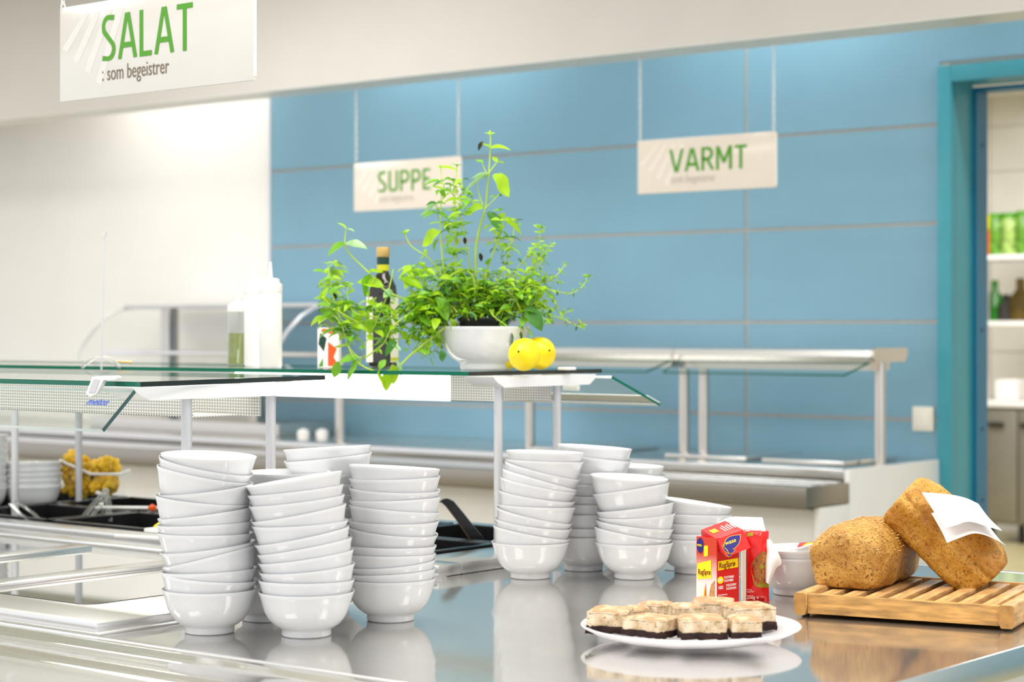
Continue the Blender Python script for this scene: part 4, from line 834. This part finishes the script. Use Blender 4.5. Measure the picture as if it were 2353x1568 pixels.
# squeeze bottles
def squeeze(px, y, r_, h, label, liquid=None):
    p = onB(px, y); t = thing('squeeze_bottle', label, 'bottle', (p.x, p.y, ZG), group='squeeze bottles on the glass shelf')
    if liquid:
        part('liquid', MB().lathe([(r_ * .9, .002), (r_ * .96, .006), (r_ * .96, liquid)], n=28), M['dressing'], t, False)
        part('bottle_body', MB().lathe([(r_ * .9, 0), (r_, .005), (r_, h * .72), (r_ * .9, h * .735)], n=28), glass_mat('clear_plastic', (.96, .98, .96, 1), .1, .1), t, False)
    else: part('bottle_body', MB().lathe([(r_ * .9, 0), (r_, .005), (r_, h * .70), (r_ * .92, h * .735)], n=32), M['plastic_w'], t, False)
    part('screw_cap', MB().lathe([(r_ * 1.02, h * .71), (r_ * 1.03, h * .715), (r_ * 1.02, h * .785), (r_ * .8, h * .80), (r_ * .78, h * .835), (r_ * .5, h * .845)], n=32), M['plastic_w'], t, False)
    part('nozzle', MB().lathe([(r_ * .2, h * .84), (r_ * .16, h * .9), (r_ * .07, h), (0, h)], n=14), M['plastic_w'], t, False)
squeeze(622, 2.98, .0245, .226, 'white squeeze bottle in front, nearest the herbs')
squeeze(586, 3.09, .0245, .226, 'white squeeze bottle half hidden behind the front one')
squeeze(545, 3.16, .022, .172, 'shorter clear squeeze bottle of green dressing', .073)
# carton with a large letter
p = onB(757, 3.06); t = thing('printed_carton', 'white carton with big orange and green letter shapes behind the left herb stems', 'carton', (p.x, p.y, ZG), (0, 0, TH + R(-6)))
part('box', MB().box(-.026, .020, 0, .03, 0, .085, b=.001), M['white_p'], t, False)
part('orange_bar', MB().prism([Vector((-.003, -.0006, .003)), Vector((.020, -.0006, .003)), Vector((.009, -.0006, .022)), Vector((.016, -.0006, .040)), Vector((-.003, -.0006, .055))], Vector((0, .0005, 0))), M['orange'], t, False)
part('green_shape', MB().prism([Vector((-.024, -.0006, .002)), Vector((-.014, -.0006, .002)), Vector((-.014, -.0006, .020))], Vector((0, .0005, 0))), M['green_txt'], t, False)
part('green_shape', MB().prism([Vector((-.024, -.0006, .050)), Vector((-.012, -.0006, .034)), Vector((-.006, -.0006, .062)), Vector((-.020, -.0006, .074))], Vector((0, .0005, 0))), M['dkgreen'], t, False)
part('orange_bar', MB().prism([Vector((-.018, -.0006, .076)), Vector((.014, -.0006, .070)), Vector((.012, -.0006, .083)), Vector((-.016, -.0006, .083))], Vector((0, .0005, 0))), M['orange'], t, False)
# lemons
for px, y, r_, lab, rz in ((1205, 3.03, .0325, 'lemon in front, its brown stem end facing right', 20), (1240, 3.14, .0335, 'lemon furthest right, behind the front lemon', 70), (1166, 3.13, .030, 'orange-yellow lemon mostly hidden behind the white bowl', 120)):
    p = onB(px, y); t = thing('lemon', lab, 'lemon', (p.x, p.y, ZG + r_), (R(80), 0, R(rz)), group='lemons on the glass shelf')
    pr = [(0, -1.14), (.10, -1.12), (.28, -1.0), (.62, -.78), (.88, -.42), (1, 0), (.9, .4), (.64, .76), (.3, .98), (.12, 1.1), (0, 1.13)]
    part('peel', MB().lathe([(a * r_, b * r_) for a, b in pr], n=32), M['lemon'], t, False, ang=80)
    part('stem_end', MB().lathe([(0, 1.15 * r_), (.07 * r_, 1.13 * r_), (.09 * r_, 1.06 * r_)], n=8), M['dead'], t, False)
# wire menu holder at the left
p = PD(236, 842, 4.35); t = thing('wire_holder', 'thin wire card holder standing at the left of the far glass shelf', 'holder', (p.x, p.y, ZG))
part('rod', MB().tube([PD(233, 850, 4.35), PD(239, 535, 4.35)], .0018, 8), M['alu'], t)
part('rod_clip', MB().tube([PD(239, 545, 4.35), PD(240, 532, 4.35)], .004, 8), M['alu'], t)
ring = [PD(232, 834, 4.35) + RT * (.042 * math.cos(a)) + FW * (.04 * math.sin(a)) + UP * (.012 * math.cos(a * 2 + 3.14)) for a in [2 * math.pi * k / 28 for k in range(28)]]
part('wire_ring', MB().tube(ring, .0013, 6, closed=True), M['alu'], t)
part('arm', MB().tube([PD(270, 831, 4.35), PD(303, 833, 4.35)], .0025, 8), M['gold'], t)

# ---------------------------------------------------------------- glass plate with cakes
pc = PD(1587, 1440, 2.895); pc.z = .9
pl = thing('glass_plate', 'round frosted glass plate under the cream cakes', 'plate', tuple(pc))
RP = .160
prf = [(0, .0), (.075, .0), (.08, .001), (.10, .004), (.125, .0095), (.145, .016), (.158, .0225), (.160, .0245), (.1585, .0262), (.152, .0245), (.138, .0175), (.118, .0105), (.10, .0075), (0, .0068)]
part('dish', MB().lathe(prf, n=96), M['glass_dish'], pl, False, ang=60)
def cake(x0, x1, yb, yt, d, rot, lab, dep=.062, tip=0):
    c0 = PD((x0 + x1) / 2, yb, d); wdt = (x1 - x0) / F * d; h = (yb - yt) / F * d * .98
    base = c0 + FW * dep / 2
    t = thing('cream_cake', lab, 'cake', (base.x, base.y, max(c0.z, .9075)), (R(tip), 0, TH + R(rot)), 'cakes on the glass plate')
    sd = random.Random(int(x0)); off = Vector((sd.random() * 9, 0, 0))
    def blk(z0, z1, wd, dp, amp, freq, seg=(14, 10, 6), rnd=.0):
        bm = bmesh.new(); bmesh.ops.create_cube(bm, size=1)
        bmesh.ops.subdivide_edges(bm, edges=bm.edges[:], cuts=11, use_grid_fill=True)
        vs = []
        for v in bm.verts:
            p = Vector((v.co.x * wd, v.co.y * dp, z0 + (v.co.z + .5) * (z1 - z0)))
            if rnd:
                ex = max(abs(v.co.x), abs(v.co.y)) * 2
                if v.co.z > .3: p.z -= rnd * max(0, ex - .72) / .28 * (v.co.z + .5)
            nv = noise.noise_vector((p + off) * freq) * amp + noise.noise_vector((p + off) * freq * 3.1) * amp * .5
            vs.append(p + nv)
        bm.verts.index_update(); fs = [[v.index for v in f.verts] for f in bm.faces]; bm.free()
        return MB().add(vs, fs)
    hb = h * .30
    part('brownie_base', blk(0, hb, wdt * 1.02, dep * 1.02, .0022, 120), M['brownie'], t, False, ang=180)
    part('cream_layer', blk(hb * .93, h * .97, wdt * .985, dep * .985, .0013, 75, rnd=.0035), M['cream'], t, False, ang=180)
cake(1596, 1690, 1440, 1380, 3.00, -8, 'cream cake at the back of the plate in front of the carton', .055)
cake(1474, 1546, 1440, 1385, 2.985, -16, 'cream cake at the back left with a torn chocolate edge', .05, -4)
cake(1548, 1608, 1440, 1390, 2.92, 10, 'pale cream cake in the middle of the plate', .045)
cake(1674, 1776, 1449, 1389, 2.90, 16, 'cream cake at the right rear with a dark side', .055)
cake(1358, 1452, 1457, 1400, 2.86, -14, 'cream cake at the left end of the plate', .06)
cake(1448, 1554, 1466, 1418, 2.80, -38, 'cream cake turned corner forward, second from the left', .055)
cake(1563, 1668, 1471, 1419, 2.775, 4, 'cream cake squarely at the front centre', .06)
cake(1680, 1749, 1468, 1421, 2.775, 3, 'small narrow cream cake at the front right', .055)
cake(1434, 1486, 1444, 1396, 2.93, -20, 'cream cake wedged behind the left end cake', .04)

# ---------------------------------------------------------------- crispbread carton with tilted lid
c0 = PZ(1647, 1396, .9)
ux = FW * math.cos(R(48)) + RT * math.sin(R(48)); uy = FW * math.cos(R(42)) - RT * math.sin(R(42))
t = thing('crispbread_carton', 'red crispbread carton with its lid flap tilted open', 'carton', tuple(c0), (0, 0, math.atan2(ux.y, ux.x)))
W1, D1, H1 = .0545, .045, .112
m = MB().box(0, W1, 0, D1, 0, H1); m.mi = [0, 0, 0, 0, 0, 1]
part('box', m, [M['red'], M['carton_side']], t, False)
# tilted lid : prism between measured corners, in local coordinates of the room
A_, B_, C_, D_ = PD(1611, 1218, 3.292), PD(1647.5, 1240, 3.252), PD(1707, 1218, 3.286), PD(1666, 1197.5, 3.33)
E_, G_ = PD(1725, 1259, 3.262), PD(1669, 1281, 3.235)
_n = (C_ - B_).cross(G_ - B_).normalized(); _d = PD(1725, 1259, 1) - CAMP; E_ = CAMP + _d * ((B_ - CAMP).dot(_n) / _d.dot(_n))
H_, I_ = PD(1650, 1262, 3.27), PD(1612, 1236, 3.31); J_ = PD(1716, 1250, 3.31)
m = MB(); m.add([A_, B_, C_, D_, E_, G_, I_, J_], [(0, 1, 2, 3), (1, 5, 4, 2), (0, 6, 5, 1), (2, 4, 7, 3), (3, 7, 6, 0), (6, 7, 4, 5)])
part('lid', m, M['red'], t)
fx = (C_ - B_).normalized(); fy = (B_ - G_).normalized(); fy = (fy - fx * fx.dot(fy)).normalized(); fn = fx.cross(fy)
if fn.dot(FW) > 0: fn = -fn
def onlid(u, v_, e=.0006): return B_ + fx * u - fy * v_ + fn * e
def ray_plane(zx, zy, p0, n_, e=0):     # a traced outline point laid on the real face
    d_ = PD(1300 + zx / 4.127, 1160 + zy / 4.127, 1) - CAMP; return CAMP + d_ * ((p0 - CAMP).dot(n_) / d_.dot(n_)) + n_ * e
def outline(pts, e, m_, nm, sc=1.0):
    cx = sum(p[0] for p in pts) / len(pts); cy = sum(p[1] for p in pts) / len(pts)
    part(nm, MB().prism([ray_plane(cx + (x - cx) * sc, cy + (y - cy) * sc, B_, fn, e) for x, y in pts], fn * .0003), m_, t)
LG = [(1500, 405), (1503, 372), (1520, 334), (1548, 310), (1590, 298), (1650, 290), (1652, 325), (1638, 372), (1608, 408), (1568, 430), (1530, 430)]
outline(LG, .0003, M['yel_p'], 'logo_outline', 1.07); outline(LG, .0008, M['navy'], 'logo_shape')
for k_, P_ in enumerate(([(1484, 380), (1497, 408), (1520, 432), (1532, 462), (1506, 442), (1489, 412)], [(1530, 434), (1570, 422), (1602, 432), (1582, 460), (1548, 464)], [(1514, 462), (1542, 478), (1576, 464), (1562, 488), (1544, 498)])):
    outline(P_, .0003, M['yel_p'], 'logo_outline', 1.14); outline(P_, .0008, M['navy'], 'logo_shape')
text('wasa', ray_plane(1508, 392, B_, fn, .0013), ray_plane(1640, 345, B_, fn) - ray_plane(1508, 392, B_, fn), ray_plane(1508, 340, B_, fn) - ray_plane(1508, 392, B_, fn), .0125, M['yel_p'], t, 'logo_lettering', xs=1.0, bold=.004)
# writing on the lid top
tx = (C_ - B_).normalized(); ty = (D_ - C_).normalized(); tn = tx.cross(ty)
if tn.z < 0: tn = -tn
for i in range(5):
    p0 = B_ + tx * (.030 + .0055 * i) + (A_ - B_) * .30 + tn * .0005; ln = (A_ - B_) * (.45 if i % 2 else .36)
    part('printed_stroke', MB().prism([p0, p0 + tx * .0022, p0 + tx * .0022 + ln, p0 + ln], tn * .0003), M['white_p'], t)
p0 = B_ + tx * .008 + (A_ - B_) * .45 + tn * .0005
part('printed_flash', MB().prism([p0, p0 + tx * .013, p0 + tx * .013 + (A_ - B_) * .28, p0 + (A_ - B_) * .28], tn * .0003), M['yel_p'], t)
# front face print
fo = lambda u, z_, e=.0006: c0 + ux * u + UP * z_ - uy * e
def frect(u0, u1, z0, z1, e, m_, nm='printed_flash', sl=.0):
    part(nm, MB().prism([fo(u0, z0, e), fo(u1, z0 + sl, e), fo(u1, z1 + sl, e), fo(u0, z1, e)], -uy * .0003), m_, t)
frect(.003, .0515, .0595, .0745, .0003, M['yel_p'], sl=.002)
text('RugSprø', fo(.0045, .0625, .001), ux + UP * .04, UP, .0135, M['darkred_p'], t, 'name_lettering', xs=.86, bold=.004)
part('printed_roundel', MB().prism([fo(.0085 + .0075 * math.cos(a), .0435 + .006 * math.sin(a), .0003) for a in [2 * math.pi * k_ / 20 for k_ in range(20)]], -uy * .0003), M['yel_p'], t)
text('16%', fo(.003, .0412, .001), ux, UP, .0068, M['white_p'], t, xs=.8, bold=.004)
text('KOSTFIBER/\nKOSTFIBRE', fo(.0175, .0450, .0005), ux, UP, .0056, M['white_p'], t, xs=.82, bold=.006)
text('100%', fo(.003, .0285, .0005), ux, UP, .0078, M['white_p'], t, xs=.72, bold=.004)
text('FULLKORN/\nFULDKORN', fo(.0225, .0318, .0005), ux, UP, .0056, M['white_p'], t, xs=.82, bold=.006)
text('Produsent/Producent', fo(.003, .018, .0005), ux, UP, .0032, M['white_p'], t, xs=.8)
# side face print (left side of the carton)
so = lambda u, z_, e=.0006: c0 + uy * u + UP * z_ - ux * e
part('printed_flash', MB().prism([so(.012, .046, .0003), so(.042, .042, .0003), so(.042, .068, .0003), so(.012, .076, .0003)], -ux * .0003), M['yel_p'], t)
text('RugSprø', so(.0405, .0500, .001), -uy - UP * -.06, UP, .013, M['darkred_p'], t, 'name_lettering', xs=.62, bold=.004)
part('logo_shape', MB().prism([so(.036 + .0075 * math.cos(a), .098 + .0125 * math.sin(a), .0004) for a in [2 * math.pi * k_ / 18 for k_ in range(18)]], -ux * .0003), M['navy'], t)
text('wasa', so(.0425, .0965, .001), -uy, UP, .0075, M['yel_p'], t, 'logo_lettering', xs=.7, bold=.004)
part('printed_flash', MB().prism([so(.019, .082, .0003), so(.028, .080, .0003), so(.028, .098, .0003), so(.019, .099, .0003)], -ux * .0003), M['yel_p'], t)
part('printed_crispbread', MB().prism([so(.004, .004, .0003), so(.020, .004, .0003), so(.012, .036, .0003), so(.004, .043, .0003)], -ux * .0003), M['crisp'], t)
part('printed_carrot', MB().prism([so(.022, .006, .0003), so(.028, .006, .0003), so(.024, .037, .0003)], -ux * .0003), M['orange'], t)
part('printed_carrot', MB().prism([so(.027, .006, .0007), so(.031, .008, .0007), so(.0255, .032, .0007)], -ux * .0003), M['yel_p'], t)

# red cookie bag beside it
d2 = 3.33; k0 = PD(1741, 1390, d2); k0.z = .9
t = thing('cookie_packet', 'red packet with a printed cookie between the carton and the napkin', 'packet', tuple(k0), (0, 0, TH))
m = MB(); rows = []
for i in range(13):
    v_ = i / 12; z_ = v_ * .1155; row = []
    for j in range(9):
        u = j / 8 - .5; bulge = .010 * math.sin(math.pi * v_) ** .6 * math.cos(u * math.pi)
        row.append(Vector((u * .0395 * (1 - .04 * v_) - .001 * math.sin(v_ * 9), -bulge + .003 * noise.noise(Vector((u * 4, v_ * 6, 1))), z_)))
    rows.append(row)
m.grid(rows); o_ = len(m.v); m.grid([[Vector((p.x, .03 - p.y * .3, p.z)) for p in r] for r in rows])
for i in range(12):
    for j in (0, 8): m.f.append((i * 9 + j, (i + 1) * 9 + j, o_ + (i + 1) * 9 + j, o_ + i * 9 + j)); m.mi.append(0)
for j in range(8):
    for i in (0, 12): m.f.append((i * 9 + j, i * 9 + j + 1, o_ + i * 9 + j + 1, o_ + i * 9 + j)); m.mi.append(0)
part('bag', m, M['red2'], t, False, ang=70)
ck = MB(); rows = []
def surf(u, v_, e):
    b_ = .010 * math.sin(math.pi * v_) ** .6 * math.cos(u * math.pi); return Vector((u * .0395 * (1 - .04 * v_) - .001 * math.sin(v_ * 9), -b_ + .003 * noise.noise(Vector((u * 4, v_ * 6, 1))) - e, v_ * .1155))
def patch(cu, cv, ru, rv, e, m_, nm, a0=0, a1=360, clip=.5):
    mm = MB(); ring_n = 28; vs = [surf(min(clip, cu), cv, e)]
    for k_ in range(ring_n + 1):
        a = R(a0 + (a1 - a0) * k_ / ring_n); rr_ = 1 + .05 * math.sin(5 * a)
        for q in (.5, 1): vs.append(surf(min(clip, cu + ru * q * rr_ * math.cos(a)), cv + rv * q * rr_ * math.sin(a), e))
    fs = []
    for k_ in range(ring_n):
        b_ = 1 + 2 * k_; fs += [(0, b_, b_ + 2), (b_, b_ + 1, b_ + 3, b_ + 2)]
    mm.add(vs, fs); part(nm, mm, m_, t, False, ang=80)
patch(.30, .44, .62, .26, .0006, M['olive_p'], 'printed_arc')
patch(.22, .50, .48, .21, .0013, M['cookie'], 'printed_cookie')
patch(.34, .36, .36, .12, .0019, M['cookie'], 'printed_cookie')
text('250g ℮', PD(1716, 1377, d2 - .012), RT, UP, .0085, M['peach'], t, xs=.85)
text('Serving\nsuggestion', PD(1716, 1357, d2 - .013), RT, UP, .0032, M['peach'], t, xs=.9)
part('printed_flash', MB().prism([surf(-.46, .93, .0008), surf(-.2, .94, .0008), surf(-.2, .99, .0008), surf(-.46, .98, .0008)], Vector((0, -.0003, 0))), M['olive_p'], t, False)
part('cream_side', MB().box(-.0255, -.0195, -.002, .02, 0, .085), M['label'], t, False)
# white napkin draped behind and over the packet
def sheet(name, pts, lab, thick=.0007, sub=5, cat='napkin'):
    rows = [spline([PD(*q) for q in r], sub) for r in pts]
    cols = [spline([rows[i][j] for i in range(len(rows))], sub) for j in range(len(rows[0]))]
    rows2 = [[cols[j][i] for j in range(len(cols))] for i in range(len(cols[0]))]
    return rows2
nk = [[(1640, 1210, 3.40), (1675, 1190, 3.38), (1712, 1189, 3.39), (1752, 1190, 3.37)],
      [(1650, 1226, 3.39), (1690, 1214, 3.37), (1730, 1212, 3.36), (1762, 1226, 3.34)],
      [(1700, 1240, 3.40), (1735, 1234, 3.36), (1764, 1240, 3.33), (1784, 1262, 3.33)],
      [(1752, 1250, 3.38), (1762, 1262, 3.33), (1780, 1274, 3.31), (1796, 1294, 3.32)],
      [(1755, 1280, 3.36), (1761, 1296, 3.32), (1772, 1306, 3.31), (1783, 1308, 3.32)],
      [(1757, 1330, 3.36), (1760, 1338, 3.32), (1765, 1342, 3.31), (1769, 1344, 3.33)]]
t = thing('paper_napkin', 'crumpled white paper napkin draped behind and right of the cookie packet', 'napkin', tuple(PD(1740, 1345, 3.36)))
part('sheet', MB().grid(sheet('', nk, ''), .0008), M['paper'], t, ang=70)

# ---------------------------------------------------------------- slatted cutting board
o0 = PZ(1826, 1418, .9); o1 = PZ(2325, 1452, .9)
bx = (o1 - o0).normalized(); by = Vector((-bx.y, bx.x, 0)); WB = .345; DB = .325
cb = thing('bread_board', 'oak slatted bread board with raised side rails at right', 'cutting board', tuple(o0), (0, 0, math.atan2(bx.y, bx.x)))
def rail(x0, x1):
    prr = [(x0 + .004, .004), (x1 - .004, .004), (x1, .012), (x1, .036), (x1 - .003, .039), (x0 + .003, .039), (x0, .036), (x0, .012)]
    m_ = MB().prism([Vector((a, -.004, b_)) for a, b_ in prr], Vector((0, DB + .008, 0))); m_.mi = [1, 1] + [0] * 8
    part('side_rail', m_, [M['wood2'], M['wood_end']], cb, False, ang=50)
rail(0, .020); rail(WB - .024, WB)
part('front_rail', MB().box(.020, WB - .024, .002, .014, .006, .037, b=.002), M['wood'], cb, False)
part('back_rail', MB().box(.020, WB - .024, DB - .014, DB - .002, .006, .034, b=.002), M['wood'], cb, False)
part('cross_bar', MB().box(.020, WB - .024, .024, .032, .010, .0325, b=.0015), M['wood'], cb, False)
part('cross_bar', MB().box(.020, WB - .024, DB - .045, DB - .030, .010, .0245, b=.0015), M['wood'], cb, False)
part('crumb_tray', MB().box(.020, WB - .024, .014, DB - .014, .005, .008), M['wood_end'], cb, False)
ns = 8; pitch = (WB - .044 - .006) / ns
sl_me = MB().box(0, pitch * .60, .034, DB - .016, .0215, .0325, b=.0012).mesh('slat', M['wood2'])
for i in range(ns):
    o = link('slat', sl_me, cb, (.020 + .006 + i * pitch, 0, 0))
for x in (.012, WB - .014):
    for y in (.02, DB - .02): part('foot', MB().lathe([(.006, 0), (.0065, .005)], (x, y, 0), 14), M['soot'], cb, False)

def loaf(name, lab, L_, Wd, H_, mats, M4, seam=False, crown=.5, seed=1):
    t = thing(name, lab, 'bread', tuple(M4.translation)); t.rotation_euler = M4.to_euler()
    nu, nv = 64, 72; vs = []; off = Vector((seed * 3.7, 0, 0))
    for i in range(nu + 1):
        u = -1 + 2 * i / nu; uu = math.sin(u * math.pi / 2) if abs(u) > .0 else 0; uu = .5 * u + .5 * uu
        e = max(0, 1 - abs(uu) ** 9) ** (1 / 4.5)
        for j in range(nv):
            a = 2 * math.pi * j / nv; ca, sa = math.cos(a), math.sin(a)
            if sa < 0:   # tin part : boxy
                px_ = (abs(ca) ** .28) * (1 if ca > 0 else -1); pz_ = -(abs(sa) ** .35)
                w_ = Wd / 2 * (1 - .07 * -pz_); z_ = H_ * .45 + pz_ * H_ * .45
            else:
                px_ = (abs(ca) ** .72) * (1 if ca > 0 else -1); pz_ = abs(sa) ** .85
                w_ = Wd / 2 * (1.03 + .05 * math.sin(math.pi * min(1, pz_ * 1.3))); z_ = H_ * .45 + pz_ * H_ * .55 * (1 - .22 * abs(uu) ** 3)
            p = Vector((uu * L_ / 2 * (1 - .06 * (1 - z_ / H_)), px_ * w_ * (.55 + .45 * e) if abs(uu) < .995 else px_ * w_ * .5, H_ * .45 + (z_ - H_ * .45) * (.62 + .38 * e) if abs(uu) < .995 else H_ * .45 + (z_ - H_ * .45) * .6))
            if seam and abs(p.y) > Wd * .3:
                g1 = math.exp(-((p.z - H_ * .60) / (H_ * .035)) ** 2); g2 = math.exp(-((p.z - H_ * .24) / (H_ * .03)) ** 2); g3 = math.exp(-((p.z - H_ * .50) / (H_ * .05)) ** 2)
                p.y *= 1 - .11 * g1 - .06 * g2 + .05 * g3
            q = p + off; nn = noise.noise(q * 22) * .0035 + noise.noise(q * 70) * .0014 + noise.noise(q * 190) * .0007
            dr = (p - Vector((p.x * .8, 0, H_ * .45))).normalized(); vs.append(p + dr * nn)
    fs = [(i * nv + j, i * nv + (j + 1) % nv, (i + 1) * nv + (j + 1) % nv, (i + 1) * nv + j) for i in range(nu) for j in range(nv)] + [tuple(range(nv)), tuple(nu * nv + j for j in range(nv))]
    part('crust', MB().add(vs, fs), mats, t, False, ang=180)
    return t, vs
# loaf lying on the board, end face towards the viewer
ll = (PZ(1866, 1352, .9325) + PZ(2014, 1366, .9325)) / 2; lw = (PZ(2014, 1366, .9325) - PZ(1866, 1352, .9325)).length
ldir = by.copy(); ctr = ll + ldir * .135; ctr.z = .9322
Mx = Matrix(((ldir.x, -bx.x * -1, 0, ctr.x), (ldir.y, bx.y, 0, ctr.y), (0, 0, 1, ctr.z), (0, 0, 0, 1)))
zz = UP; xx_ = ldir; yy_ = zz.cross(xx_)
Mx = Matrix(((xx_.x, yy_.x, 0, ctr.x), (xx_.y, yy_.y, 0, ctr.y), (0, 0, 1, ctr.z), (0, 0, 0, 1)))
t, vs1 = loaf('bread_loaf', 'seeded tin loaf lying flat on the left of the board', .27, .122, .105, M['bread1'], Mx, seed=1)
sd = MB(); rr = random.Random(5)
for v in vs1:
    if v.z > .06 and rr.random() < .5:
        s_ = rr.uniform(.0007, .0014); T = Matrix.Translation(v + Vector((rr.uniform(-.003, .003), rr.uniform(-.003, .003), .0002))) @ Matrix.Rotation(rr.random() * 6, 4, 'Z')
        sd.add([T @ Vector(p) for p in ((-2 * s_, 0, 0), (0, -s_, 0), (2 * s_, 0, 0), (0, s_, 0), (0, 0, s_))], [(0, 1, 4), (1, 2, 4), (2, 3, 4), (3, 0, 4)])
part('seeds', sd, mat('bran_seed', srgb(206, 160, 96), .6, var=.4, vscale=90), t, False, flat=True, kind='stuff')
# loaf leaning on it
lx = (RT * .70 - UP * .70 - FW * .22).normalized()              # long axis, down to the right
lz = (RT * .62 + UP * .64 - FW * .30); lz = (lz - lx * lx.dot(lz)).normalized()   # crown direction
ly = lz.cross(lx)
cc = PD(2176, 1232, 3.30); L2, W2, H2 = .205, .112, .102
org = cc - lz * H2 * .48
Mx = Matrix(((lx.x, ly.x, lz.x, org.x), (lx.y, ly.y, lz.y, org.y), (lx.z, ly.z, lz.z, org.z), (0, 0, 0, 1)))
lo2, vs2 = loaf('bread_loaf', 'split tin loaf leaning against the flat loaf with napkins on top', L2, W2, H2, M['bread2'], Mx, seam=True, seed=2)
# napkins on the leaning loaf
for i, (pts, lab) in enumerate((([[(2176, 1248, 3.17), (2205, 1236, 3.16), (2245, 1232, 3.17), (2275, 1240, 3.20), (2302, 1256, 3.24)],
      [(2146, 1188, 3.20), (2180, 1178, 3.185), (2220, 1180, 3.19), (2256, 1196, 3.22), (2280, 1216, 3.25)],
      [(2118, 1132, 3.24), (2152, 1134, 3.23), (2190, 1138, 3.24), (2222, 1146, 3.26), (2248, 1158, 3.29)]], 'upper white napkin on the leaning loaf'),
      ([[(2174, 1249, 3.185), (2215, 1236, 3.175), (2252, 1232, 3.18), (2284, 1244, 3.21), (2312, 1254, 3.23)],
      [(2164, 1222, 3.20), (2205, 1212, 3.195), (2240, 1214, 3.205), (2270, 1226, 3.235), (2296, 1240, 3.255)],
      [(2140, 1180, 3.22), (2170, 1172, 3.21), (2210, 1172, 3.215), (2246, 1190, 3.245), (2270, 1206, 3.27)]], 'lower white napkin showing its fold under the upper one'))):
    if i == 0: pts[0] = [(2172, 1214, 3.172), (2198, 1207, 3.165), (2228, 1199, 3.17), (2270, 1211, 3.20), (2303, 1220, 3.24)]
    if i == 0: pts[1] = [(2146, 1176, 3.20), (2180, 1168, 3.185), (2216, 1168, 3.19), (2250, 1182, 3.22), (2272, 1190, 3.25)]
    else: pts[0] = [(2176, 1248, 3.185), (2206, 1236, 3.172), (2240, 1226, 3.17), (2274, 1234, 3.20), (2310, 1253, 3.235)]
    single('paper_napkin', MB().grid(sheet('', pts, ''), .0007), M['paper'], PD(2190, 1210, 3.2), lab, 'napkin', 'napkins on the leaning loaf', ang=70)
for o in list(bpy.data.lights): pass
